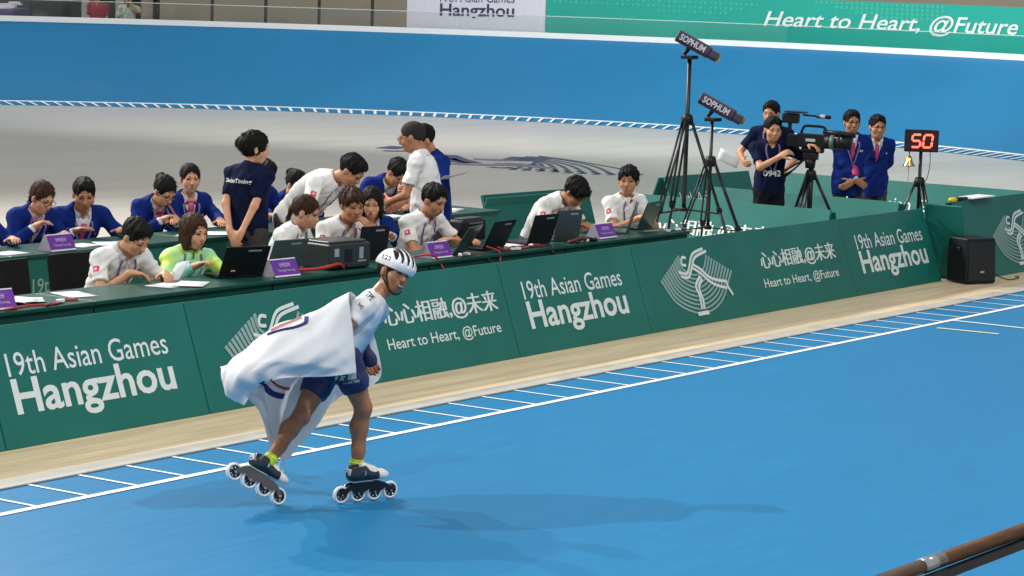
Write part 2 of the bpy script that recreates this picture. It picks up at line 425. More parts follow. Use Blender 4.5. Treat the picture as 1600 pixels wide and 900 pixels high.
# emblem on the infield floor
def floor_stroke(mb, pts, wid, z=.004):
    p = [at(600 + x / 4, 190 + y / 4, z) for x, y in pts]; mb.ribbon(catmull(p, 5), wid, (0, 0, 1), .0)
mb = MB()
for i in range(8):
    e = [(815, 297), (900, 303), (990, 307), (1080, 312), (1165, 318), (1250, 322), (1340, 327), (1430, 330)][i]
    st = (930 + 6 * i, 262 - 6.5 * i)
    floor_stroke(mb, [st, (st[0] * .6 + e[0] * .4 + 20, st[1] * .72 + e[1] * .28), (st[0] * .25 + e[0] * .75 + 10, st[1] * .42 + e[1] * .58), e], .07)
    floor_stroke(mb, [(e[0] - 32, e[1] - 12), e, (e[0] - 40, e[1] + 2)], .10)
floor_stroke(mb, [(970, 214), (1150, 238), (1330, 268), (1480, 295), (1610, 332)], .08)
mb.build('floor_emblem', mat('floor_navy', (.035, .05, .12), .4, var=.1), infield)
mb = MB()
floor_stroke(mb, [(400, 208), (470, 235), (560, 258)], .3); floor_stroke(mb, [(400, 228), (440, 245), (510, 258)], .25)
floor_stroke(mb, [(820, 240), (880, 222)], .45, .005); floor_stroke(mb, [(895, 245), (975, 220)], .45, .005)
floor_stroke(mb, [(10, 168), (110, 155)], .4); floor_stroke(mb, [(0, 180), (60, 184), (150, 182)], .2)
floor_stroke(mb, [(660, 282), (720, 288), (800, 286)], .16)
mb.build('floor_emblem', mat('floor_navy2', (.03, .035, .13), .4, var=.1), infield)
mb = MB()
floor_stroke(mb, [(400, 262), (600, 268), (800, 272), (940, 280), (1050, 290)], .30, .0045); floor_stroke(mb, [(560, 234), (700, 238), (830, 240), (940, 238)], .3, .0045)
floor_stroke(mb, [(700, 262), (800, 262), (900, 268), (1000, 288)], .25, .0035)
mb.build('floor_emblem', mat('floor_mauve', (.17, .17, .21), .35, var=.1), infield)

# near rail at the outer rim, right in front of the camera
rail = empty('handrail', (7.1, -2, 1.4), 'brown wooden handrail with steel sleeve on clear panels in the near corner', 'handrail')
M_RAILW = mat('rail_wood', (.17, .075, .03), .3, var=.45, scale=9, stretch=(6, .7, 6), spec=.5, coat=.3)
mb = MB(); mb.tube([(7.072, -4.6, 1.392), (7.084, -3.40, 1.392)], .0215, 20); mb.build('wood_rail', M_RAILW, rail, smooth=True)
mb = MB(); mb.tube([(7.0845, -3.36, 1.392), (7.18, 6.0, 1.392)], .0215, 20); mb.build('wood_rail', M_RAILW, rail, smooth=True)
mb = MB(); mb.tube([(7.0835, -3.44, 1.392), (7.0848, -3.31, 1.392)], .0230, 24); mb.build('steel_sleeve', M_STEEL, rail, smooth=True)
mb = MB(); mb.box((7.11, .7, 1.360), (.020, 10.6, .026)); mb.build('channel', M_BLACKM, rail)
mb = MB(); mb.box((7.11, .7, .8), (.012, 10.6, .83)); mb.build('glass_panel', M_GLASS, rail)
mb = MB(); mb.box((7.2, 0, .19), (.25, 30, .4)); tag(mb.build('track_kerb', mat('rim_white', (.8, .8, .8))), kind='structure')
# ------------------------------------------------------------------ advertising boards
EMB = {'i0': [(-.189, .244), (-.164, .121), (.026, .052), (.191, .103), (.291, .214)], 'i9': [(-.571, .05), (-.394, -.173), (-.024, -.291), (.351, -.211), (.653, .045)],
 'a': [(.252, .276), (.091, .251), (.021, .216), (-.048, .139), (-.107, .081), (-.168, .078), (-.251, .101)],
 'b': [(.3, .25), (.128, .221), (.052, .191), (-.002, .136), (-.087, .052), (-.153, .039), (-.229, .059)],
 'c': [(.013, .148), (.119, .099), (.236, .017), (.359, -.02), (.508, -.045)], 'd': [(-.01, .118), (.102, .064), (.219, -.018), (.335, -.068), (.496, -.104)],
 'e': [(.089, .038), (0, -.018), (-.03, -.061), (-.007, -.135), (-.023, -.255)], 'f': [(.109, .009), (.028, -.048), (.019, -.101), (.034, -.175), (.015, -.254)],
 'h': [(-.076, .212), (-.131, .222), (-.163, .193), (-.163, .157), (-.099, .148)], 'g': [(.514, -.032), (.513, -.087), (.543, -.136), (.568, -.175)], 'k': [(-.111, -.292), (.081, -.292)]}
def emblem(o, es, ew, parent):
    """o: centre, es / ew: unit vectors along and up the board face"""
    nrm = es.cross(ew)
    P = lambda q, l: o + es * q[0] + ew * q[1] + nrm * l
    mb = MB()
    for i in range(10):
        t = i / 9; pts = [P((a[0] * (1 - t) + b[0] * t, a[1] * (1 - t) + b[1] * t), .003 + .0002 * i) for a, b in zip(EMB['i0'], EMB['i9'])]
        c = catmull(pts, 7); n = len(c); wl_ = [.034 - .020 * min(1, k / (n * .5)) if k < n * .5 else .014 + .012 * (k / n - .5) * 2 for k in range(n)]
        mb.ribbon(c, wl_, nrm)
    mb.build('emblem_arcs', M_LETTER2, parent)
    mb = MB()
    for k, w in (('a', .026), ('b', .026), ('c', .027), ('d', .027), ('e', .03), ('f', .03), ('h', .026), ('g', .03), ('k', .035)):
        mb.ribbon(catmull([P(q, .0065 + .0003 * 'abcdefhgk'.index(k)) for q in EMB[k]], 6), w, nrm)
    mb.build('emblem_figure', M_LETTER, parent)

def a_board(p0, p1, ht, lean, label, items=(), back=True, th=.035, mface=None, group=None, name='advertising_board'):
    """leaning board: p0 -> p1 foot line of the printed face, seen with p0 on the left; items relative to p0"""
    p0, p1 = Vector(p0), Vector(p1); es = (p1 - p0).normalized(); Lw = (p1 - p0).length
    away = Vector((0, 0, 1)).cross(es).normalized()
    top = away * lean + Vector((0, 0, ht)); ew = top.normalized(); nrm = es.cross(ew).normalized(); H = top.length
    root = empty(name, (p0 + p1) / 2, label, 'board', group)
    g = .004
    mb = MB(); mb.hexa([p0 + es * g, p1 - es * g, p1 - es * g - nrm * th, p0 + es * g - nrm * th], [p0 + es * g + top, p1 - es * g + top, p1 - es * g + top - nrm * th, p0 + es * g + top - nrm * th])
    mb.build('face_panel', mface or M_GREEN, root, bevel=.006)
    if back:
        q0, q1 = p0 + away * (lean * 2 + .12), p1 + away * (lean * 2 + .12)
        mb = MB(); t2 = -away * (lean + .02) + Vector((0, 0, ht - .02)); bn = es.cross(t2).normalized()
        mb.hexa([q0 + es * g, q1 - es * g, q1 - es * g + bn * .02, q0 + es * g + bn * .02], [q0 + es * g + t2, q1 - es * g + t2, q1 - es * g + t2 + bn * .02, q0 + es * g + t2 + bn * .02])
        mb.build('rear_panel', M_GREEN2, root, bevel=.004)
    for it in items:
        kind, s = it[0], it[1]; o = p0 + es * s + nrm * .003
        if kind == 'games':
            k = it[2] if len(it) > 2 else 1.
            lettering('lettering', '19th Asian Games', o + ew * .445, es * 1.48 * k, ew * .150, M_LETTER, root, .004)
            lettering('lettering', 'Hangzhou', o + ew * .135, es * 1.48 * k, ew * .295, M_LETTER, root, .022)
        elif kind == 'heart':
            lettering_parts('lettering', ('心心相融,', '@未来'), o + ew * .375, es * 1.47, ew * .185, M_LETTER, root, .0, .0055)
            lettering_parts('lettering', ('Heart to Heart,', ' @Future'), o + es * -.03 + ew * .200, es * 1.47, ew * .112, M_LETTER, root, .006)
        elif kind == 'emblem':
            emblem(p0 + es * s + ew * .387, es, ew, root)
    return root

def rowpt(u): return W(u, 1.30 + .011 * u, .006)
GB = 'boards lined up along the track edge'
seq = [(-2.45, 1.35, [('emblem', .95), ('heart', 2.1)], 'green board at the far left end of the row, mostly out of view'),
       (1.35, 3.25, [('games', .16)], 'green board with event name, leftmost, beside the purple sign at the picture edge'),
       (3.25, 6.98, [('emblem', .88), ('heart', 2.12)], 'green board with fan emblem behind the skater and his flag'),
       (6.98, 8.98, [('games', .25)], 'green board with event name right of the skater, under the open laptops'),
       (8.98, 12.83, [('emblem', .92), ('heart', 2.14)], 'green board with whole fan emblem in front of the scanner tripods'),
       (12.83, 14.74, [('games', .24)], 'green board with event name next to the black loudspeaker')]
for u0, u1, it, lab in seq:
    a_board(rowpt(u0), rowpt(u1), .73, .26, lab, it, group=GB)
a_board(W(15.02, 1.24, .006), W(18.6, 1.22, .006), .80, .27, 'green board with fan emblem behind the loudspeaker at the right edge', [('emblem', 1.28)], group=GB)
GP = 'boards fencing the camera pen'
a_board(W(15.02, 1.30, .006), W(15.02, 1.72, .006), .78, .22, 'short plain green board end turned away beside the loudspeaker', back=False, group=GP)
# boards round the pen (plain or lettered)
a_board(W(13.55, 4.85, .006), W(11.75, 4.95, .006), .75, -.25, 'green board seen from behind, past the two seated men by the grey laptop', back=True, mface=M_GREEN2, group=GP)
a_board(W(13.22, 4.45, .006), W(13.20, 2.1, .006), .75, .25, 'lettered green board right behind the scanner tripods', [('heart', .25)], group=GP)
a_board(W(14.74, 4.4, .006), W(14.72, 2.1, .006), .75, .25, 'green board with event name in front of the two men in blue blazers', [('games', .55, .85)], group=GP)
a_board(W(15.75, 5.2, .006), W(17.5, 5.1, .006), .75, .25, 'green board behind the cameramen on their left', [('games', .2, .85)], group=GP)
a_board(W(17.45, 5.0, .006), W(17.45, 1.75, .006), .75, .25, 'long green board behind the men in blazers and the counter', [('games', .9), ('heart', 2.45)], group=GP)

# ------------------------------------------------------------------ tables
def table(u0, u1, v0, v1, label, group, front=True, z=.75, text=False):
    root = empty('table', W((u0 + u1) / 2, (v0 + v1) / 2), label, 'table', group)
    um, vm = (u0 + u1) / 2, (v0 + v1) / 2
    MB().box(W(um, vm, z - .015), (v1 - v0, u1 - u0 - .006, .03)).build('tabletop', M_TABLE, root, bevel=.006)
    fp = MB().box(W(um, v0 + .03, (z - .03) / 2 + .005), (.02, u1 - u0 - .02, z - .045)).build('front_panel', M_GREEN2 if text else M_TABLE, root, bevel=.004)
    for uu in (u0 + .06, u1 - .06):
        for vv in (v0 + .08, v1 - .06):
            MB().box(W(uu, vv, (z - .035) / 2), (.04, .04, z - .035)).build('leg', M_BLACKM, root)
    if text:
        o = W(u0 + .25, v0 + .0185, .12); es = Vector((0, 1, 0)); ew = Vector((0, 0, 1))
        lettering('lettering', '19th Asian Games', o + ew * .33, es * 1.1, ew * .11, M_LETTER2, fp); lettering('lettering', 'Hangzhou', o + ew * .1, es * 1.1, ew * .21, M_LETTER2, fp, .02)
tb = [-1.2, .85, 2.75, 4.60, 6.50, 8.42, 10.42]
tl = ['green table at the left picture edge, its front row end', 'green front table with purple sign and loose papers at the left edge', 'green front table where the man writes beside the girl in the bright jacket',
      'green front table carrying the printer', 'green front table with two black laptops and red cables', 'green front table with grey laptops at its right end']
for i in range(6): table(tb[i], tb[i + 1], 1.92, 2.50, tl[i], 'tables in the front row')
bt = [2.0, 4.2, 6.35, 8.5, 10.68]
bl = ['green rear table at the left edge behind the empty chairs', 'green rear table in front of the first two blue blazers', 'green rear table behind the standing woman in navy', 'green rear table at the right end, papers on its corner']
for i in range(4): table(bt[i], bt[i + 1], 4.17, 4.76, bl[i], 'tables in the rear row', text=True)

# ------------------------------------------------------------------ chairs (dark, mostly hidden)
M_CHAIR = mat('chair_black', (.004, .004, .005), .6, spec=.15)
def make_chair():
    root = empty('chair', (0, 0, 0))
    MB().box((0, 0, .45), (.42, .44, .05)).build('seat', M_CHAIR, root, bevel=.015)
    m = MB(); n = 9
    for i in range(n - 1):
        for (k0, k1) in ((0, 1),):
            x0, x1 = -.21 + .42 * i / (n - 1), -.21 + .42 * (i + 1) / (n - 1)
            y0, y1 = -.24 - .03 * (1 - (x0 / .21) ** 2), -.24 - .03 * (1 - (x1 / .21) ** 2)
            m.hexa([(x0, y0, .58), (x1, y1, .58), (x1, y1 + .025, .58), (x0, y0 + .025, .58)], [(x0, y0 - .04, .86), (x1, y1 - .04, .86), (x1, y1 - .015, .86), (x0, y0 - .015, .86)])
    m.build('backrest', M_CHAIR, root)
    for sx in (-1, 1):
        MB().tube([(sx * .19, .19, .43), (sx * .21, .22, 0)], .012).build('leg', M_BLACKM, root)
        MB().tube([(sx * .20, -.28, .84), (sx * .19, -.22, .45), (sx * .21, -.27, 0)], .012).build('leg', M_BLACKM, root)
    return root
chair0 = make_chair(); chair_used = [False]
def chair(u, v, face, label):
    o = chair0 if not chair_used[0] else copy_tree(chair0); chair_used[0] = True
    o.location = W(u, v); o.rotation_euler = (0, 0, math.radians(face - 90)); tag(o, label, 'chair', 'black chairs at the tables'); return o
chair(3.36, 3.05, 8, 'empty black chair behind the purple sign at the left edge')
chair(3.98, 3.1, -5, 'empty black chair next to the writing man in white')
chair(8.35, 3.15, 10, 'empty black chair between the typing man and the bowed man in white')

# ------------------------------------------------------------------ things on the tables
def name_sign(u, v, yaw, label, z=.752, w=.27):
    root = empty('name_sign', W(u, v, z), label, 'sign', 'purple name signs'); R = rotm('Z', math.radians(yaw)); c = W(u, v, z)
    P = lambda x, y, zz: c + R @ Vector((x, y, zz))          # local y along the table, x towards the track
    h, d = .125, .075
    MB().prism([P(-d, -w / 2, 0), P(d, -w / 2, 0), P(.01, -w / 2, h), P(-.01, -w / 2, h)], R @ Vector((0, w, 0))).build('card', M_SIGNGREY, root)
    A, B, Cc, D = P(d + .002, -w / 2, .003), P(d + .002, w / 2, .003), P(.012, w / 2, h + .003), P(.012, -w / 2, h + .003)
    nrm = (B - A).cross(D - A).normalized() * .0025
    q = lambda s, t: A + (B - A) * s + (D - A) * t
    MB().poly([q(0, 0) + nrm * .4, q(1, 0) + nrm * .4, q(1, 1) + nrm * .4, q(0, 1) + nrm * .4]).build('border', M_PAPER, root)
    MB().poly([q(0, .08) + nrm, q(1, .08) + nrm, q(1, .94) + nrm, q(0, .94) + nrm]).build('print', M_PURPLE, root)
    wm = mat('sign_letter', (.55, .47, .65), .5)
    lettering('lettering', '计时记分', q(.28, .52) + nrm * 1.6, (B - A) * .44, (D - A) * .24, wm, root, .02)
    lettering('lettering', 'Timing & Scoring', q(.17, .24) + nrm * 1.6, (B - A) * .66, (D - A) * .16, wm, root, .005)
name_sign(1.97, 2.08, -8, 'purple name sign at the left picture edge on the front table')
name_sign(4.83, 2.06, -3, 'purple name sign in front of the grey laptop, left of the printer')
name_sign(6.76, 2.08, 0, 'purple name sign beside the typing man in white')
name_sign(9.20, 2.09, 0, 'purple name sign between the two men in white on the right')
name_sign(4.80, 4.28, 0, 'purple name sign on the rear table before the woman with glasses')

def laptop(u, v, yaw, open_deg, label, lid='black', w=.36, z=.752):
    """back of the lid faces the track (+X)"""
    root = empty('laptop', W(u, v, z), label, 'laptop', 'laptops on the front tables'); c = W(u, v, z); R = rotm('Z', math.radians(yaw))
    lm = {'black': M_BLACK, 'grey': mat('lid_grey', (.045, .05, .05), .4, var=.05), 'green': mat('lid_greygreen', (.05, .085, .078), .3, var=.05, spec=.6), 'dark': mat('lid_dark_green', (.016, .035, .033), .3, var=.05, spec=.6)}[lid]
    MB().box(c + R @ Vector((-.12, 0, .010)), (.24, w, .018), R).build('base', lm, root, bevel=.004)
    MB().box(c + R @ Vector((-.11, 0, .0205)), (.11, w * .88, .003), R).build('keyboard', M_BLACKM, root)
    t = math.radians(open_deg - 90); dirv = R @ Vector((math.sin(t), 0, math.cos(t))); T = Matrix((R @ Vector((math.cos(t), 0, -math.sin(t))), R @ Vector((0, 1, 0)), dirv)).transposed()
    lc = c + R @ Vector((.004, 0, .02)) + dirv * .125
    l = MB().box(lc, (.010, w, .25), T).build('lid', lm, root, bevel=.004)
    MB().box(lc + T @ Vector((-.0062, 0, .004)), (.002, w * .93, .215), T).build('screen', mat('screen_dark', (.02, .022, .03), .15), l)
    MB().box(lc + T @ Vector((.0058, w * .16, .09)), (.0012, w * .3, .014), T).build('logo_strip', mat('lid_badge', (.30, .33, .33), .35), l)
laptop(4.50, 2.16, -22, 118, 'black open laptop before the girl in the bright jacket', 'black')
laptop(5.02, 2.20, -8, 112, 'grey-green open laptop behind the purple sign, left of the printer', 'green', .34)
laptop(6.22, 2.30, -10, 100, 'black open laptop half hidden behind the printer', 'black', .30)
laptop(7.12, 2.10, 18, 122, 'dark green open laptop next to the typing man', 'dark')
laptop(7.62, 2.12, 5, 115, 'black open laptop, second to the right of the typing man', 'black')
laptop(8.28, 2.12, -2, 108, 'black open laptop left of the bowed man in white', 'black', .34)
laptop(8.72, 2.14, -8, 100, 'plain grey open laptop in front of the bowed man', 'grey', .32)
laptop(9.80, 2.20, 28, 108, 'grey-green open laptop before the man looking aside', 'green', .36)
laptop(10.22, 2.28, 10, 112, 'dark grey-green open laptop at the right table end', 'dark', .38)

def printer():
    c = W(5.60, 2.17, .752); root = empty('printer', c, 'bulky black printer on the front table left of the skater helmet', 'printer')
    R = rotm('Z', math.radians(-6)); B = lambda p, d, n, m, b=.0, par=root: MB().box(c + R @ Vector((p[0] * .95, p[1] * .80, p[2] * .86)), (d[0] * .95, d[1] * .80, d[2] * .86), R).build(n, m, par, bevel=b)
    dk = mat('printer_dark', (.018, .024, .025), .4, var=.12); 
    body = B((0, 0, .115), (.34, .56, .22), 'body', dk, .015)
    B((-.01, 0, .236), (.30, .50, .022), 'scanner_lid', mat('printer_lid', (.045, .05, .05), .35), .008)
    B((.1715, -.18, .15), (.004, .06, .07), 'badge', mat('badge_grey', (.3, .33, .33), .4))
    B((.1715, -.02, .12), (.004, .10, .11), 'paper_slot', M_BLACK)
    B((.1715, .15, .135), (.004, .055, .10), 'badge', mat('badge_grey', (.3, .33, .33), .4))
    B((.1715, .16, .065), (.004, .11, .014), 'badge', mat('badge_grey', (.3, .33, .33), .4))
    B((.176, .1, .03), (.012, .3, .03), 'tray', mat('printer_tray', (.01, .014, .014), .4), .003)
printer()
def box_case():
    c = W(7.95, 2.62, .752); root = empty('equipment_case', c, 'round-edged black case behind the black laptops', 'case')
    MB().box(c + Vector((0, 0, .10)), (.16, .34, .19)).build('body', M_BLACK, root, bevel=.03, seg=3)
    MB().box(c + Vector((0, 0, .2)), (.10, .26, .012)).build('lid', mat('case_lid', (.05, .055, .055), .35), root, bevel=.005)
    MB().box(c + Vector((.086, 0, .165)), (.01, .2, .012)).build('rim', mat('case_rim', (.12, .13, .13), .35), root)
box_case()

def paper(u, v, yaw, label, w=.21, l=.297, z=.7535, curl=.0, group='papers on the tables', n=6, tilt=None):
    mb = MB(); R = rotm('Z', math.radians(yaw)); vs = []; fs = []
    for i in range(n + 1):
        for j in range(3):
            s, t = i / n - .5, j / 2 - .5
            vs.append(W(u, v, z) + R @ Vector((t * w, s * l, curl * (s * s * 4) + .0008 * math.sin(i * 2 + j))))
    for i in range(n):
        for j in range(2): q = i * 3 + j; fs.append((q, q + 1, q + 4, q + 3))
    mb.add(vs, fs)
    if tilt: mb.v = [tuple(W(u, v, z) + tilt @ (Vector(p) - W(u, v, z))) for p in mb.v]
    o = mb.build('paper', M_PAPER, None, smooth=True); s = o.modifiers.new('solid', 'SOLIDIFY'); s.thickness = .0012
    return tag(o, label, 'paper', group)
paper(2.90, 2.26, 72, 'blank white sheet lying alone on the front table')
paper(2.32, 2.20, 20, 'crumpled white sheet beside the purple sign at the left edge', .17, .26, curl=.02)
paper(2.40, 2.14, 55, 'folded white sheet beside the purple sign at the left edge', .15, .22, .756, .015)
paper(3.78, 2.20, 8, 'white sheet under the hands of the writing man', .21, .30)
paper(3.92, 2.12, 30, 'second white sheet next to the writing man', .21, .30, .7555, .004)
paper(8.05, 2.24, 5, 'white sheet between the two groups of laptops', .2, .30)
paper(5.20, 4.40, 10, 'white sheet on the rear table next to the broad man', .2, .28)
paper(5.45, 4.35, 60, 'second white sheet on the rear table next to the broad man', .2, .28, .756)
paper(6.55, 4.40, 15, 'white sheet under the pen of the woman with hair bun', .22, .32)
paper(6.78, 4.34, 50, 'second sheet beside the woman with hair bun', .2, .28, .756)
paper(4.35, 4.35, 5, 'white sheet on the rear table at the left picture edge', .2, .28)
paper(10.25, 4.50, 20, 'white sheet on the corner of the right rear table', .25, .35)
paper(10.05, 4.42, 60, 'second white sheet on the right rear table', .22, .3, .756)
paper(9.25, 4.40, 0, 'white sheet before the blazer man with pink tie', .21, .3)
paper(8.20, 4.38, 20, 'white sheet behind the standing woman in navy', .21, .3)

def cable(pts, label, m=M_RED, r=.008):
    o = MB().tube(catmull([W(*p) for p in pts], 6), r, 6).build('cable', m, None, smooth=True); return tag(o, label, 'cable', 'cables on the tables')
Z = .760
cable([(1.95, 1.95, Z), (2.2, 2.0, Z), (2.42, 1.96, Z), (2.55, 2.05, Z), (2.68, 2.02, Z)], 'red cable running from under the left purple sign')
cable([(2.3, 1.94, Z), (2.45, 1.99, Z), (2.66, 2.10, Z)], 'dark red cable looped near the crumpled sheet', mat('dark_red', (.12, .015, .015), .5))
cable([(5.02, 2.06, .78), (5.2, 1.98, .785), (5.42, 1.99, .80), (5.52, 2.02, Z)], 'thick red cable arching beside the printer', M_RED, .014)
cable([(6.35, 2.1, Z), (6.5, 1.96, .80), (6.62, 1.95, Z), (6.64, 1.905, .68)], 'red cable hanging over the edge by the skater helmet')
cable([(6.9, 1.93, Z), (7.1, 1.96, Z), (7.22, 1.94, Z), (7.3, 1.91, .69)], 'thin dark cable before the dark green laptop', mat('brown_cable', (.12, .03, .03), .5), .006)
cable([(7.38, 2.02, .80), (7.46, 1.95, Z), (7.42, 1.91, .68)], 'red cable looped at the corner of the black laptop')
cable([(7.5, 2.0, .79), (7.62, 1.96, Z), (7.85, 1.98, Z), (8.05, 2.02, .77), (8.2, 2.05, Z)], 'red cable winding in front of the black laptops')
cable([(7.55, 1.94, Z), (7.7, 1.99, .78), (7.9, 2.02, Z), (8.1, 1.97, Z), (8.22, 1.91, .70)], 'second red cable tangled in front of the black laptops', mat('dark_red', (.12, .015, .015), .5))
cable([(8.55, 2.0, Z), (8.68, 1.95, .79), (8.85, 1.98, Z), (8.9, 1.94, .775)], 'dark red cable bundle before the plain grey laptop', mat('dark_red', (.12, .015, .015), .5), .016)
cable([(8.6, 1.94, Z), (8.75, 1.99, .785), (8.9, 1.94, Z)], 'black cable bundle before the plain grey laptop', M_BLACK, .016)
cable([(9.9, 2.1, Z), (10.0, 1.98, .775), (10.2, 2.0, Z), (10.4, 2.06, .77), (10.42, 1.93, .76)], 'grey cable trailing at the right table end', mat('grey_cable', (.25, .24, .22), .5), .008)
mb = MB()
for i, (u, v) in enumerate(((2.5, 2.0), (6.95, 1.97), (7.05, 1.98), (7.66, 1.97), (7.72, 1.95), (8.02, 2.02), (8.78, 1.97), (10.1, 1.97), (10.3, 1.98))):
    o = MB().box(W(u, v, .768), (.03, .06, .022), rotm('Z', i * .7)).build('plug', M_PAPER, None, bevel=.005)
    tag(o, ['white plug beside the folded sheet', 'white plug right of the middle purple sign', 'second white plug right of the middle purple sign', 'white plug among the red cables, left one', 'white plug among the red cables, middle one', 'white plug among the red cables, right one', 'white plug on the dark cable bundle', 'white plug at the right table end', 'white plug nearest the right table end'][i], 'plug', 'white plugs on the cables')

# ------------------------------------------------------------------ loudspeaker
c = W(14.86, 1.20, .012); root = empty('loudspeaker', c, 'black wedge loudspeaker on the wood floor at the end of the boards', 'loudspeaker')
R = rotm('Z', math.radians(-28)); P = lambda x, y, z: c + R @ Vector((x, y, z))
w, d, h = .19, .17, .46
MB().hexa([P(-d, -w, 0), P(d, -w, 0), P(d, w, 0), P(-d, w, 0)], [P(-d, -w * .96, h), P(d * .86, -w * .96, h), P(d * .86, w * .96, h), P(-d, w * .96, h)]).build('cabinet', M_BLACK, root, bevel=.02, seg=3)
MB().hexa([P(d + .002, -w * .88, .03), P(d + .01, -w * .88, .03), P(d + .01, w * .88, .03), P(d + .002, w * .88, .03)], [P(d * .87 + .002, -w * .86, h - .03), P(d * .87 + .01, -w * .86, h - .03), P(d * .87 + .01, w * .86, h - .03), P(d * .87 + .002, w * .86, h - .03)]).build('grille', mat('grille_black', (.008, .008, .009), .7, bump=.3, bscale=500), root)
MB().box(P(-.02, -w - .01, h - .12), (.16, .02, .04), R).build('handle', M_BLACKM, root, bevel=.006)
MB().box(P(-.02, w + .012, h - .14), (.10, .03, .05), R).build('handle', M_BLACKM, root, bevel=.006)
MB().box(P(d + .012, 0, .12), (.004, .05, .02), R).build('badge', mat('badge_grey', (.3, .33, .33), .4), root)
cable([(15.05, 1.15, .3), (15.2, 1.12, .1), (15.35, 1.02, .016), (15.6, 1.0, .016), (15.7, 1.08, .016)], 'thin black cable hanging behind the loudspeaker', M_BLACK, .006)

# starter flag lying on the end board
c = W(15.12, 1.52, .82); root = empty('signal_paddle', c, 'yellow and black handled white paddle lying on the board top', 'paddle')
d = (W(15.9, 1.52, .82) - c).normalized(); 
MB().tube([c - d * .16, c - d * .04], .026, 10).build('handle_end', mat('hi_yellow', (.75, .62, .02), .4), root, smooth=True)
MB().tube([c - d * .04, c + d * .22], [.024, .02], 10).build('grip', M_BLACK, root, smooth=True)
MB().hexa([c + d * .22 + Vector((-.09, 0, 0)), c + d * .72 + Vector((-.10, 0, .0)), c + d * .72 + Vector((.10, 0, .0)), c + d * .22 + Vector((.09, 0, 0))], [c + d * .22 + Vector((-.09, 0, .012)), c + d * .72 + Vector((-.10, 0, .012)), c + d * .72 + Vector((.10, 0, .012)), c + d * .22 + Vector((.09, 0, .012))]).build('blade', M_PAPER, root)

# ------------------------------------------------------------------ tripods and what stands on them
def tripod(c, hub, top, spread, yaw, name, label, r=.016, spreader=.45, cat='tripod'):
    """c ground centre, hub height where legs meet, top of the column"""
    c = Vector(c); root = empty(name, c, label, cat)
    MB().tube([c + Vector((0, 0, hub * .45)), c + Vector((0, 0, top))], r * 1.15, 10).build('column', M_BLACKM, root, smooth=True)
    MB().lathe([(.0, -.05), (.05, -.05), (.06, 0), (.045, .05), (.0, .06)], c + Vector((0, 0, hub)), None, 12).build('collar', M_BLACK, root, smooth=True)
    MB().lathe([(.0, -.02), (.035, -.02), (.035, .02), (.0, .02)], c + Vector((0, 0, hub * spreader)), None, 12).build('spreader_hub', M_BLACK, root, smooth=True)
    for k in range(3):
        a = math.radians(yaw + 120 * k); dr = Vector((math.cos(a), math.sin(a), 0)); sd = Vector((-dr.y, dr.x, 0)) * .022
        p0 = c + dr * .04 + Vector((0, 0, hub)); p1 = c + dr * spread + Vector((0, 0, .01)); md = p0.lerp(p1, .55)
        lg = MB().tube([p0 + sd, md + sd], r * .62, 7).tube([p0 - sd, md - sd], r * .62, 7).tube([md - (p1 - p0) * .03, p1], r * .8, 7).build('leg', M_BLACKM, root, smooth=True)
        MB().box(md, (.05, .05, .05), frame(p1 - p0, dr)).build('leg_clamp', M_BLACK, lg, bevel=.006)
        MB().lathe([(0, -.01), (.026, -.01), (.02, .03), (0, .03)], p1, None, 10).build('rubber_foot', M_BLACK, lg)
        MB().tube([c + Vector((0, 0, hub * spreader)), p0.lerp(p1, 1 - spreader + .02)], r * .5, 6).build('brace', M_BLACKM, root)
    return root
def scanner(c, dirv, label, L=.36):
    """finish line camera in a slim housing, nose down"""
    c = Vector(c); root = empty('finish_camera', c, label, 'camera', 'finish line cameras on tripods'); T = frame(dirv); f = T @ Vector((0, 1, 0))
    Q = lambda x, y, z: c + T @ Vector((x, y, z))
    hous = mat('housing_aubergine', (.022, .014, .04), .4, var=.1)
    pr = [(-.06, -.055), (.06, -.055), (.075, -.02), (.06, .06), (-.06, .06), (-.075, -.02)]
    MB().prism([Q(x, -L / 2, z) for x, z in pr], f * L).build('housing', hous, root, bevel=.006)
    MB().prism([Q(x * .8, L / 2, z * .8 - .005) for x, z in pr], f * .09).build('nose', hous, root, bevel=.006)
    MB().lathe([(0, 0), (.035, 0), (.035, .03), (0, .03)], Q(0, L / 2 + .085, .0), T @ rotm('X', -PI / 2), 14).build('lens', mat('lens_amber', (.16, .12, .01), .15), root)
    sx = 1
    lettering('lettering', 'SOPHUM', Q(.079, -L * .40, -.020), T @ Vector((0, L * .76, 0)), T @ Vector((-.012, 0, .066)), mat('tag_white', (.62, .60, .66), .5), root, .02)
    MB().tube([Q(0, -.02, -.05), Q(0, -.04, -.13)], .022, 10).build('mount', M_BLACK, root)
    MB().box(c + Vector((0, 0, -.145)) + f * -.04, (.13, .13, .035)).build('head_plate', M_BLACK, root, bevel=.006)
dn = (RT * .87 - UP * .50 - FW * .12)
tripod(W(12.5, 3.24), 1.62, 2.23, .62, 140, 'light_stand', 'tall black tripod carrying the upper finish camera', .019)
scanner(W(12.5, 3.20, 2.36), dn, 'aubergine finish camera on the taller tripod, nose pointing down right')
tripod(W(12.8, 3.13), 1.20, 1.61, .55, 130, 'light_stand', 'short black tripod carrying the lower finish camera', .015)
scanner(W(12.8, 3.08, 1.745), dn, 'aubergine finish camera on the shorter tripod', .38)

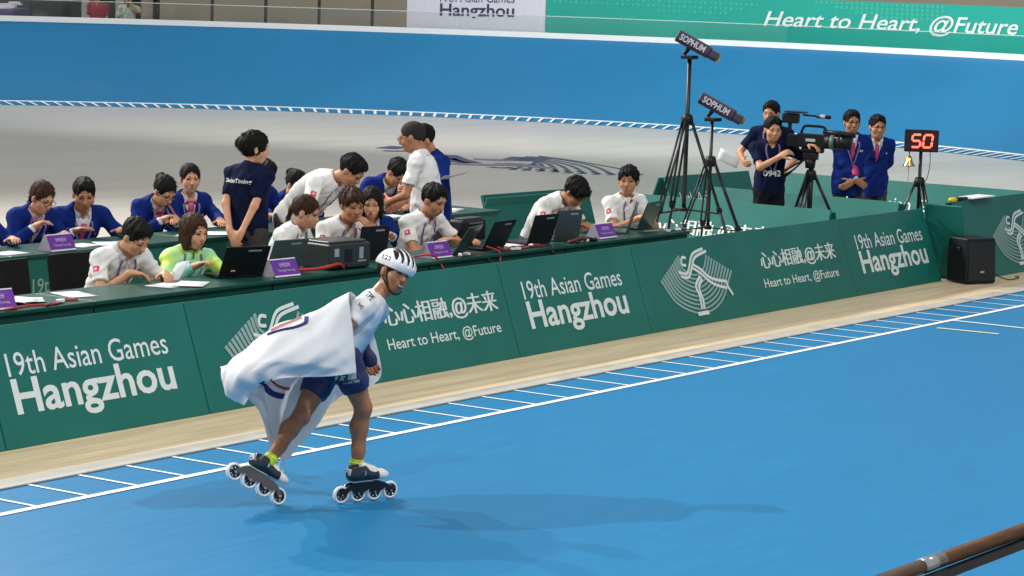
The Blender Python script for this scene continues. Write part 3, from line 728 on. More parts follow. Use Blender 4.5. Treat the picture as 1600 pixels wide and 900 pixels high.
# lap counter with bell
tripod(W(15.6, 2.19), .93, 1.26, .40, 95, 'light_stand', 'black tripod under the red lap counter', .016)
c = W(15.6, 2.19, 1.37); root = empty('lap_counter', c, 'black lap counter with glowing red number 50 on a tripod', 'display')
T = frame((CAM - c) * Vector((1, 1, 0)) + Vector((.0, 0, 0))); R = rotm('Z', math.radians(8)); T = R @ T
Q = lambda x, y, z: c + T @ Vector((x, y, z))
MB().box(c, (.355, .07, .235), T).build('case', M_BLACK, root, bevel=.006)
MB().box(Q(0, .036, 0), (.325, .004, .205), T).build('display_face', mat('display_dark_red', (.03, .004, .004), .3), root)
M_LED = mat('led_red', (.5, .02, .02), .4, emit=(1, .10, .055, 3.2))
def seg7(ch, cx):
    S = {'5': 'afgcd', '0': 'abcdef'}[ch]; hw, hh, t = .045, .066, .021; sl = .12
    seg = {'a': ((-hw, hh), (hw, hh)), 'b': ((hw, hh), (hw, 0)), 'c': ((hw, 0), (hw, -hh)), 'd': ((-hw, -hh), (hw, -hh)), 'e': ((-hw, 0), (-hw, -hh)), 'f': ((-hw, hh), (-hw, 0)), 'g': ((-hw, 0), (hw, 0))}
    mb = MB()
    for k in S:
        (x0, y0), (x1, y1) = seg[k]; dx, dy = x1 - x0, y1 - y0; l = math.hypot(dx, dy); ux, uy = dx / l, dy / l; nx, ny = -uy * t / 2, ux * t / 2
        g = .004; pts = [(x0 + ux * g, y0 + uy * g), (x0 + ux * t / 2 + nx, y0 + uy * t / 2 + ny), (x1 - ux * t / 2 + nx, y1 - uy * t / 2 + ny), (x1 - ux * g, y1 - uy * g), (x1 - ux * t / 2 - nx, y1 - uy * t / 2 - ny), (x0 + ux * t / 2 - nx, y0 + uy * t / 2 - ny)]
        mb.prism([Q(-(cx + x + sl * y), .039, y) for x, y in pts], T @ Vector((0, .003, 0)))
    mb.build('digit', M_LED, root)
seg7('5', -.060); seg7('0', .062)
MB().tube([Q(0, 0, -.11), Q(0, 0, -.2)], .014, 8).build('post', M_BLACKM, root)
MB().tube(catmull([Q(-.1, -.02, -.11), Q(-.105, -.02, -.25), Q(-.08, -.02, -.4), Q(-.03, 0, -.46)], 5), .004, 5).build('cord', M_BLACK, root)
c = W(15.55, 2.30, 1.14); root = empty('brass_bell', c, 'small brass bell hanging below the red lap counter', 'bell')
MB().lathe([(.0, .07), (.018, .068), (.03, .04), (.042, .0), (.062, -.035), (.066, -.045), (.058, -.045), (.036, -.01), (.0, .05)], c, None, 20).build('bell_body', mat('brass', (.75, .52, .16), .22, metal=1.), root, smooth=True)
MB().tube([c + Vector((0, 0, .06)), c + Vector((0, 0, .12))], .006, 6).build('hanger', M_BLACKM, root)
MB().lathe([(0, -.012), (.012, 0), (0, .012)], c + Vector((0, 0, -.05)), None, 10).build('clapper', M_STEEL, root)
MB().tube(catmull([c + Vector((0, 0, -.05)), c + Vector((.01, -.02, -.2)), c + Vector((.03, -.01, -.34)), c + Vector((.0, .0, -.45))], 5), .004, 5).build('pull_cord', mat('grey_cable', (.25, .24, .22), .5), root)

# ------------------------------------------------------------------ broadcast camera
tc_ = W(14.32, 2.81)
tripod(tc_, 1.02, 1.10, .52, 35, 'camera_tripod', 'black tripod under the broadcast camera', .024)
c = W(14.32, 2.80, 1.375); root = empty('broadcast_camera', c, 'black shoulder broadcast camera with long lens beside the operator', 'camera')
fd = (RT * .93 - FW * .35).normalized(); fd.z = -.02; T = frame(fd); KC = .84; Q = lambda x, y, z: c + T @ Vector((x, y, z)) * KC; B = lambda p, d, n, m=M_BLACK, b=.012, par=root: MB().box(Q(*p), [k * KC for k in d], T).build(n, m, par, bevel=b)
body = B((0, -.02, 0), (.13, .36, .17), 'body'); B((0, -.26, -.01), (.11, .14, .15), 'battery'); B((.0, .0, -.115), (.10, .28, .06), 'base_plate')
B((.068, -.02, .01), (.006, .12, .035), 'label_plate', mat('label_grey', (.42, .44, .44), .5), .0)
B((0, -.30, .26), (.13, .20, .12), 'viewfinder'); B((.03, -.30, .16), (.03, .05, .14), 'viewfinder_arm'); B((0, -.24, .34), (.20, .26, .02), 'viewfinder_hood')
MB().tube(catmull([Q(0, -.16, .08), Q(0, -.12, .17), Q(0, .0, .18), Q(0, .13, .17), Q(0, .16, .09)], 5), .014, 8).build('carry_handle', M_BLACK, root, smooth=True)
MB().tube([Q(.0, -.15, .31), Q(.0, .02, .305)], .010, 8).tube([Q(.0, .02, .305), Q(.0, .20, .30)], .020, 10).build('microphone', M_BLACK, root, smooth=True)
MB().tube([Q(.0, .07, .305), Q(.0, .13, .303)], .0208, 10).build('microphone_band', mat('label_grey', (.42, .44, .44), .5), root)
MB().tube([Q(0, .15, .0), Q(0, .30, .0)], [.075, .07], 18).tube([Q(0, .30, .0), Q(0, .33, 0), Q(0, .36, 0), Q(0, .48, 0)], [.07, .085, .062, .072], 18).build('lens', M_BLACK, root, smooth=True)
MB().tube([Q(0, .22, 0), Q(0, .27, 0)], .078, 18).build('lens_ring', mat('ring_grey', (.09, .13, .12), .4), root, smooth=True)
B((.055, .30, .045), (.01, .13, .04), 'lens_plate', mat('label_white', (.6, .62, .62), .5), .002)
MB().tube([Q(.0, .12, .12), Q(0, .34, .11), Q(0, .52, .10)], [.022, .03, .024], 12).build('shotgun_microphone', M_BLACK, root, smooth=True)
B((0, -.02, -.19), (.13, .18, .09), 'fluid_head'); MB().tube([Q(0, -.02, -.23), Q(0, -.02, -.34)], [.06, .05], 14).build('bowl', M_BLACK, root, smooth=True)
MB().tube([Q(-.04, -.05, -.2), Q(-.06, -.32, -.38), Q(-.06, -.45, -.44)], [.010, .010, .016], 8).build('pan_bar', M_BLACK, root, smooth=True)
MB().tube([Q(.05, -.05, -.2), Q(.07, -.2, -.36), Q(.06, -.32, -.46)], [.010, .010, .018], 8).build('pan_bar', M_BLACK, root, smooth=True)

# reporters' desk far left beyond the rim
c = bend(R_(52.2), 22.4, .5); root = empty('officials_desk', c, 'violet fronted desk with papers at the far left beyond the rim', 'desk')
Tn = rotm('Z', math.radians(-52 + 0)); 
MB().box(c + Vector((0, 0, .68)), (.6, 3.0, 1.3), rotm('Z', -R_(52.2) + PI / 2) @ rotm('Z', 0)).build('desk_body', mat('desk_violet', (.10, .07, .22), .5), root, bevel=.02)
for k in range(5):
    q = c + rotm('Z', -R_(52.2) + PI / 2) @ Vector((.05 * (k % 2), -1.2 + .55 * k, 1.36 + .02 * k)); MB().box(q, (.25, .32, .03 + .03 * (k % 3)), rotm('Z', k)).build('papers', M_PAPER, root)
# ------------------------------------------------------------------ continuous bodies and clothes from smooth distance fields
class SDF:
    def __init__(s, vox): s.v = vox; s.p = []
    def rc(s, a, b, ra, rb, k=.02, cuts=(), op=0):
        a = np.array(a, float); b = np.array(b, float); m = max(ra, rb)
        def f(X, Y, Z):
            ba = b - a; L2 = ba @ ba + 1e-12
            h = np.clip(((X - a[0]) * ba[0] + (Y - a[1]) * ba[1] + (Z - a[2]) * ba[2]) / L2, 0, 1)
            d = np.sqrt((X - a[0] - ba[0] * h) ** 2 + (Y - a[1] - ba[1] * h) ** 2 + (Z - a[2] - ba[2] * h) ** 2) - (ra + (rb - ra) * h)
            for (pt, n) in cuts: d = np.maximum(d, (X - pt[0]) * n[0] + (Y - pt[1]) * n[1] + (Z - pt[2]) * n[2])
            return d
        s.p.append((f, np.minimum(a, b) - m, np.maximum(a, b) + m, k, op)); return s
    def el(s, c, r, M=None, k=.02, op=0, cuts=()):
        c = np.array(c, float); r = np.array(r, float); A = np.array(M, float) if M is not None else np.eye(3); m = r.max()
        def f(X, Y, Z):
            x, y, z = X - c[0], Y - c[1], Z - c[2]
            q = [(A[0, i] * x + A[1, i] * y + A[2, i] * z) for i in range(3)]
            k0 = np.sqrt(sum((q[i] / r[i]) ** 2 for i in range(3))); k1 = np.sqrt(sum((q[i] / r[i] ** 2) ** 2 for i in range(3))) + 1e-9
            d = k0 * (k0 - 1) / k1
            for (pt, n) in cuts: d = np.maximum(d, (X - pt[0]) * n[0] + (Y - pt[1]) * n[1] + (Z - pt[2]) * n[2])
            return d
        s.p.append((f, c - m, c + m, k, op)); return s
    def fn(s, f, lo, hi, k=.01, op=1): s.p.append((f, np.array(lo, float), np.array(hi, float), k, op)); return s
    def solve(s, disp=None, cuts=()):
        v = s.v; add = [p for p in s.p if p[4] == 0]
        lo = np.min([p[1] for p in add], 0) - 4 * v; hi = np.max([p[2] for p in add], 0) + 4 * v
        n = np.ceil((hi - lo) / v).astype(int) + 1
        ax = [(lo[i] + v * np.arange(n[i])).astype(np.float32) for i in range(3)]
        D = np.full(n, .2, np.float32)
        for f, a, b, k, op in s.p:
            i0 = np.clip(np.floor((a - k * 1.5 - 3 * v - lo) / v).astype(int), 0, n - 1); i1 = np.clip(np.ceil((b + k * 1.5 + 3 * v - lo) / v).astype(int) + 1, 1, n)
            if (i1 <= i0).any(): continue
            sl = tuple(slice(x, y) for x, y in zip(i0, i1))
            d = f(ax[0][sl[0]][:, None, None], ax[1][sl[1]][None, :, None], ax[2][sl[2]][None, None, :]).astype(np.float32)
            o = D[sl]
            if op == 0:
                h = np.maximum(k - np.abs(o - d), 0) / k; D[sl] = np.minimum(o, d) - h * h * k * .25
            else:
                d = -d; h = np.maximum(k - np.abs(o - d), 0) / k; D[sl] = np.maximum(o, d) + h * h * k * .25
        X, Y, Z = ax[0][:, None, None], ax[1][None, :, None], ax[2][None, None, :]
        if disp is not None: D = D + disp(X, Y, Z).astype(np.float32)
        for (pt, nn) in cuts: D = np.maximum(D, (X - pt[0]) * nn[0] + (Y - pt[1]) * nn[1] + (Z - pt[2]) * nn[2])
        return D, lo, v
    def mesh(s, disp=None, cuts=()):
        D, lo, v = s.solve(disp, cuts); I = D < 0
        n = np.array(D.shape) - 1
        cnt = np.zeros(n, np.int8)
        for i in (0, 1):
            for j in (0, 1):
                for k in (0, 1): cnt += I[i:n[0] + i, j:n[1] + j, k:n[2] + k]
        cell = np.argwhere((cnt > 0) & (cnt < 8))
        idx = np.full(n, -1, np.int32); idx[cell[:, 0], cell[:, 1], cell[:, 2]] = np.arange(len(cell))
        cr = {}
        for i in (0, 1):
            for j in (0, 1):
                for k in (0, 1): cr[(i, j, k)] = D[cell[:, 0] + i, cell[:, 1] + j, cell[:, 2] + k]
        acc = np.zeros((len(cell), 3), np.float32); num = np.zeros(len(cell), np.float32)
        for a in cr:
            for dim in range(3):
                if a[dim]: continue
                b = list(a); b[dim] = 1; b = tuple(b); da, db = cr[a], cr[b]; m = (da < 0) != (db < 0)
                t = np.where(m, da / np.where(m, da - db, 1), 0)
                for c in range(3): acc[:, c] += np.where(m, a[c] + (t if c == dim else 0), 0)
                num += m
        V = (cell + acc / num[:, None]) * v + lo
        quads = []
        for dim in range(3):
            o = [d for d in range(3) if d != dim]
            s0 = [slice(1, -1)] * 3; s0[dim] = slice(0, -1); s1 = list(s0); s1[dim] = slice(1, None)
            A, B = I[tuple(s0)], I[tuple(s1)]; e = np.argwhere(A != B)
            if not len(e): continue
            g = e.copy(); 
            for d in o: g[:, d] += 1
            ins = A[e[:, 0], e[:, 1], e[:, 2]]
            def at_(du, dw):
                h = g.copy(); h[:, o[0]] -= du; h[:, o[1]] -= dw; return idx[h[:, 0], h[:, 1], h[:, 2]]
            q = np.stack([at_(1, 1), at_(0, 1), at_(0, 0), at_(1, 0)], 1)
            flip = ins if dim != 1 else ~ins
            q = np.where(flip[:, None], q, q[:, ::-1]); quads.append(q)
        Q = np.concatenate(quads); Q = Q[(Q >= 0).all(1)]
        return V.astype(np.float32), Q.astype(np.int32)

def np_mesh(name, V, Q):
    me = bpy.data.meshes.new(name); me.vertices.add(len(V)); me.vertices.foreach_set('co', V.ravel())
    me.loops.add(Q.size); me.loops.foreach_set('vertex_index', Q.ravel())
    me.polygons.add(len(Q)); me.polygons.foreach_set('loop_start', np.arange(0, Q.size, 4, dtype=np.int32)); me.polygons.foreach_set('loop_total', np.full(len(Q), 4, np.int32))
    me.update(calc_edges=True); return me
def sdf_obj(name, S, m, parent, disp=None, cuts=()):
    V, Q = S.mesh(disp, cuts); me = np_mesh(name, V, Q); o = link(name, me, parent, m, True)
    return o, V, Q
def bvh(V, Q): return BVHTree.FromPolygons([tuple(p) for p in V.tolist()], Q.tolist())

def wrinkles(rng, amp=.004, wl=.11):
    ks = []
    for i in range(5):
        d = rng.normal(size=3); d /= np.linalg.norm(d); ks.append((d * 2 * PI / (wl * rng.uniform(.6, 1.5)), rng.uniform(0, 6.28)))
    def f(X, Y, Z):
        w1 = np.sin(ks[0][0][0] * X + ks[0][0][1] * Y + ks[0][0][2] * Z + ks[0][1] + 1.5 * np.sin(ks[1][0][0] * X + ks[1][0][1] * Y + ks[1][0][2] * Z))
        w2 = np.sin(ks[2][0][0] * X + ks[2][0][1] * Y + ks[2][0][2] * Z + ks[2][1] + 1.5 * np.sin(ks[3][0][0] * X + ks[3][0][1] * Y + ks[3][0][2] * Z))
        return amp * (w1 * np.abs(w1) + .7 * w2)
    return f
def strands(rng, amp=.004, M=None, c=(0, 0, 0)):
    ph = rng.uniform(0, 6.28, 6); A = np.array(M) if M is not None else np.eye(3)
    def f(X, Y, Z):
        x, y, z = X - c[0], Y - c[1], Z - c[2]
        p = A[0, 0] * x + A[1, 0] * y + A[2, 0] * z; q = A[0, 1] * x + A[1, 1] * y + A[2, 1] * z; r = A[0, 2] * x + A[1, 2] * y + A[2, 2] * z
        th = np.arctan2(p, q + .3 * r)
        return amp * (np.sin(9 * th + 40 * r + ph[0]) * .6 + np.sin(23 * th + 55 * q + ph[1]) * .5 + np.sin(90 * p + 70 * r + ph[2]) * .35 + np.sin(120 * q - 60 * p + ph[3]) * .25)
    return f

SKIN = {'d': mat('skin_warm', (.54, .275, .16), .48, var=.12, scale=22, spec=.3), 'e': mat('skin_deep', (.41, .185, .10), .48, var=.12, scale=22, spec=.3), 'a': mat('skin_light', (.60, .31, .19), .5, var=.10, scale=22, spec=.3), 'b': mat('skin_tan', (.48, .225, .122), .48, var=.12, scale=22, spec=.3), 'c': mat('skin_brown', (.34, .145, .07), .42, var=.14, scale=22, bump=.03, bscale=120, spec=.4)}
HAIR = {'k': mat('hair_black', (.009, .008, .008), .55, var=.4, scale=40, bump=.3, bscale=160, spec=.10), 'b': mat('hair_brown', (.045, .020, .012), .55, var=.4, scale=40, bump=.3, bscale=160, spec=.12), 'g': mat('hair_buzz', (.016, .012, .010), .9, var=.3, scale=60)}
CL = {'polo': mat('polo_white', (.76, .755, .74), .85, var=.04, bump=.12, bscale=220, spec=.15), 'blazer': mat('blazer_blue', (.004, .019, .155), .8, var=.14, bump=.1, bscale=260, spec=.12),
      'navy': mat('navy_shirt', (.005, .008, .034), .85, var=.14, bump=.1, bscale=260, spec=.1), 'shirt': mat('shirt_white', (.62, .62, .64), .8, var=.03),
      'trousers': mat('trousers_grey', (.05, .05, .052), .85, var=.14, spec=.1), 'dark': mat('trousers_dark', (.012, .012, .016), .85, var=.12, spec=.1), 'shoe': M_BLACK,
      'pink': mat('tie_pink', (.50, .04, .15), .6, var=.1), 'orange': mat('scarf_orange', (.70, .13, .04), .6), 'lan': mat('lanyard_violet', (.17, .13, .30), .6), 'redshirt': mat('red_shirt', (.30, .015, .03), .8), 'pale': mat('pale_green_shirt', (.42, .5, .40), .8)}
M_LIME = bpy.data.materials.new('jacket_lime_cyan'); M_LIME.use_nodes = True
_nt = M_LIME.node_tree; _b = _nt.nodes['Principled BSDF']; _b.inputs['Roughness'].default_value = .6
_tc = _nt.nodes.new('ShaderNodeTexCoord'); _nz = _nt.nodes.new('ShaderNodeTexNoise'); _nz.inputs['Scale'].default_value = 3.2; _nz.inputs['Detail'].default_value = 2
_r = _nt.nodes.new('ShaderNodeValToRGB'); _r.color_ramp.interpolation = 'LINEAR'
_r.color_ramp.elements[0].position = .38; _r.color_ramp.elements[0].color = (.20, .60, .52, 1); _r.color_ramp.elements[1].position = .56; _r.color_ramp.elements[1].color = (.52, .72, .10, 1)
_e = _r.color_ramp.elements.new(.47); _e.color = (.36, .68, .30, 1)
_nt.links.new(_tc.outputs['Object'], _nz.inputs['Vector']); _nt.links.new(_nz.outputs['Fac'], _r.inputs['Fac']); _nt.links.new(_r.outputs['Color'], _b.inputs['Base Color'])
CL['lime'] = M_LIME
M_EYE = mat('eye_dark', (.012, .010, .010), .25); M_LIP = mat('lip', (.30, .10, .085), .5); M_TEETH = mat('teeth', (.7, .68, .64), .4)
M_REDP = mat('patch_red', (.62, .03, .06), .6)
V3 = lambda *a: Vector(a)

def ik(a, t, l1, l2, pole):
    a, t = Vector(a), Vector(t); d = t - a; L = min(max(d.length, .08), (l1 + l2) * .998); d = d.normalized()
    t = a + d * L; x = (l1 * l1 - l2 * l2 + L * L) / (2 * L); h = math.sqrt(max(l1 * l1 - x * x, 0))
    p = Vector(pole); p = (p - d * p.dot(d)).normalized(); return a + d * x + p * h, t

def hand(S, w, d, pn, side, curl=.5, sc=1., k=.006):
    """palm and five separate fingers; d: hand direction, pn: palm normal, side: +1 when the thumb lies on the +lateral side"""
    d = Vector(d).normalized(); pn = Vector(pn); pn = (pn - d * pn.dot(d)).normalized(); lat = d.cross(pn) * side
    M = np.array([list(lat), list(d), list(pn)]).T
    S.el(w + d * .05 * sc, (.041 * sc, .056 * sc, .017 * sc), M, .02)
    S.rc(w - d * .01, w + d * .035 * sc, .024 * sc, .026 * sc, .02)
    for i, (o, ln) in enumerate(((.030, .92), (.0105, 1.), (-.0105, .95), (-.030, .76))):
        b = w + d * (.092 - abs(i - 1.4) * .004) * sc + lat * o * sc; dd = d; p = b
        for j, l in enumerate((.042, .027, .022)):
            dd = (dd * math.cos(curl * (.6 if j == 0 else .9)) + pn * math.sin(curl * (.6 if j == 0 else .9))).normalized()
            q = p + dd * l * ln * sc; S.rc(p, q, (.0092 - .0007 * j) * sc, (.0087 - .0008 * j) * sc, k); p = q
            pn2 = pn - dd * pn.dot(dd); 
    b = w + d * .028 * sc + lat * .034 * sc; dd = (d * .62 + lat * .7 + pn * .35 * min(1, curl * 1.4)).normalized(); q = b + dd * .042 * sc
    S.rc(b, q, .0125 * sc, .0105 * sc, .012); dd = (dd * .75 + d * .4 + pn * .45 * curl).normalized(); S.rc(q, q + dd * .032 * sc, .0102 * sc, .0085 * sc, k)

def head_prims(S, c, H, smile=0., k=.02, s=1., jw=1., nl=1., jl=1.):
    """c centre, H 3x3 columns right/forward/up"""
    q = lambda x, y, z: Vector(c) + H @ V3(x, y, z) * s; M = np.array(H); E = lambda c_, r_, *a: S.el(c_, tuple(v * s for v in r_), *a); Rc = lambda a_, b_, ra, rb, k_: S.rc(a_, b_, ra * s, rb * s, k_)
    E(q(0, -.012, .03), (.076, .097, .087), M, k); E(q(0, .020, -.028), (.063, .072, .086), M, .03)
    E(q(0, .045, -.085 * jl), (.036 * jw, .036, .028), M, .03)
    for sx in (-1, 1):
        E(q(sx * .036 * jw, .054, -.034), (.026 * jw, .026, .026), M, .025); E(q(sx * .077, -.006, -.012), (.010, .019, .031), M, .008)
        E(q(sx * .032, .097, .002), (.017, .012, .010), M, .014, 1)
    Rc(q(-.034, .083, .021), q(.034, .083, .021), .011, .011, .02)
    Rc(q(0, .088, .004), q(0, .107 * nl, -.030), .008, .0125, .012); E(q(0, .100 * nl, -.034), (.018, .013, .010), M, .01)
    Rc(q(-.017, .086, -.060), q(.017, .086, -.060), .0085, .0085, .012); Rc(q(-.013, .085, -.071), q(.013, .085, -.071), .009, .009, .012)
    return q

def face_parts(par, T, c, H, hairm, smile=False, brow=True):
    """eyes, brows and mouth laid on the face surface found on the body mesh"""
    q = lambda x, y, z: Vector(c) + H @ V3(x, y, z); fw = H @ V3(0, 1, 0)
    def surf(x, z, lift=.0015):
        h = T.ray_cast(q(x, .25, z), -fw, .3); return (h[0] if h[0] is not None else q(x, .08, z)) + fw * lift
    def patch(name, outline, m, lift):
        pts = [surf(x, z, lift) for x, z in outline]; cc = sum(pts, Vector()) / len(pts); 
        xs = sum(o[0] for o in outline) / len(outline); zs = sum(o[1] for o in outline) / len(outline)
        mb = MB(); n = len(pts); mb.add(pts + [surf(xs, zs, lift)], [(i, (i + 1) % n, n) for i in range(n)]); mb.build(name, m, par, smooth=True)
    for sx in (-1, 1):
        patch('eye', [(sx * .032 + .016 * math.cos(t * PI / 4), .001 + .0052 * math.sin(t * PI / 4)) for t in range(8)], M_EYE, .0018)
        if brow: patch('eyebrow', [(sx * .014, .019), (sx * .030, .023), (sx * .049, .018), (sx * .048, .023), (sx * .030, .0295), (sx * .014, .025)], hairm, .0018)
    if smile:
        patch('mouth', [(-.024, -.058), (-.010, -.063), (.010, -.063), (.024, -.058), (.017, -.074), (0, -.080), (-.017, -.074)], mat('mouth_dark', (.06, .015, .015), .5), .0018)
        patch('teeth', [(-.019, -.0605), (-.008, -.0645), (.008, -.0645), (.019, -.0605), (.012, -.0695), (-.012, -.0695)], M_TEETH, .003)
    else:
        patch('mouth', [(-.022, -.064), (-.008, -.060), (.008, -.060), (.022, -.064), (.010, -.0715), (-.010, -.0715)], M_LIP, .0018)

def hair_obj(par, c, H, style, m, rng, vox=.0075, s=1.):
    q = lambda x, y, z: Vector(c) + H @ V3(x, y, z) * s; M = np.array(H); S = SDF(vox); E = lambda c_, r_, *a: S.el(c_, tuple(v * s for v in r_), *a)
    f = lambda x, y, z: list(H @ V3(x, y, z))
    th = {'buzz': .004, 'short': .009, 'floppy': .014, 'bun': .009, 'bob': .014, 'tied': .009, 'messy': .022}[style]
    E(q(0, -.014, .034), (.077 + th * .8, .098 + th, .088 + th), M, .02)
    if style == 'short': E(q(0, .040, .085), (.062, .045, .034), M, .03)
    if style == 'floppy':
        E(q(0, .045, .075), (.07, .055, .035), M, .02); E(q(.03, .06, .055), (.04, .035, .03), M, .02)
    if style == 'bob':
        for sx in (-1, 1): E(q(sx * .072, .008, -.045), (.024, .048, .085), M, .03)
        E(q(0, -.065, -.045), (.07, .045, .085), M, .03)
    if style in ('bun', 'messy'): E(q(0, -.105, .062 if style == 'bun' else .03), (.042 if style == 'bun' else .06, .038 if style == 'bun' else .05, .042 if style == 'bun' else .055), M, .012)
    if style == 'tied':
        E(q(0, -.105, -.01), (.03, .03, .035), M, .012); S.rc(q(0, -.115, -.02), q(0, -.12, -.12), .024, .014, .02)
    # face opening and nape line
    lo = {'bob': .10, 'floppy': .085}.get(style, .09)
    E(q(0, .108, -.030), (.066 if style == 'bob' else .078, .072, .090 if style == 'floppy' else .104), M, .006, 1)
    cuts = []
    if style in ('buzz', 'short', 'floppy', 'bun', 'tied', 'messy'):
        n = H @ V3(0, .55, -1).normalized(); p = q(0, 0, -.022)
        S.fn(lambda X, Y, Z: -((X - p.x) * n.x + (Y - p.y) * n.y + (Z - p.z) * n.z) + 0 * X, [c[i] - .16 for i in range(3)], [c[i] + .16 for i in range(3)], .008, 1) if style in ('buzz', 'short', 'floppy') else None
        for sx in (-1, 1): E(q(sx * .085, .0, -.02), (.022, .024, .036), M, .008, 1)
    amp = {'buzz': .001, 'short': .005, 'floppy': .007, 'bun': .0025, 'bob': .003, 'tied': .003, 'messy': .006}[style]
    V, Q = S.mesh(strands(rng, amp, H, c))
    # loose tufts so the outline is not a smooth cap
    n_t = {'buzz': 0, 'short': 420, 'floppy': 520, 'bun': 420, 'bob': 520, 'tied': 460, 'messy': 620}[style]
    if n_t:
        Hn = np.array(H); pick = rng.integers(0, len(V), n_t); P0 = V[pick]; cc = np.array(q(0, -.014, .02)); out = P0 - cc; out /= np.linalg.norm(out, axis=1)[:, None]
        upv = Hn[:, 2]; fwv = Hn[:, 1]; flow = {'short': -.2 * upv + .75 * fwv, 'floppy': -.5 * upv + .7 * fwv, 'messy': -.5 * upv - .5 * fwv}.get(style, -upv - .35 * fwv)
        t = flow[None] + rng.normal(size=(n_t, 3)) * .38; t -= out * (t * out).sum(1)[:, None]; t /= np.linalg.norm(t, axis=1)[:, None] + 1e-6
        ln = rng.uniform(.010, .024, n_t)[:, None] * (1 if style == 'short' else 1.7); lift = {'short': .34, 'floppy': .26, 'messy': .5}.get(style, .24); d = t + out * lift * rng.uniform(.3, 1.3, n_t)[:, None]; d /= np.linalg.norm(d, axis=1)[:, None]
        sd = np.cross(out, t); w = rng.uniform(.0022, .0042, n_t)[:, None]; b0 = P0 - out * .002
        mid_ = b0 + d * ln * .6; tip = b0 + (d * .75 + t * .25) * ln
        nv = np.concatenate([b0 - sd * w, b0 + sd * w, mid_ + sd * w * .7, mid_ - sd * w * .7, tip + sd * w * .15, tip - sd * w * .15]); k_ = len(V); I = np.arange(n_t) + k_
        q1 = np.stack([I, I + n_t, I + 2 * n_t, I + 3 * n_t], 1); q2 = np.stack([I + 3 * n_t, I + 2 * n_t, I + 4 * n_t, I + 5 * n_t], 1)
        V = np.concatenate([V, nv.astype(np.float32)]); Q = np.concatenate([Q, q1, q2]).astype(np.int32)
    return link('hair', np_mesh('hair', V, Q), par, m, True)

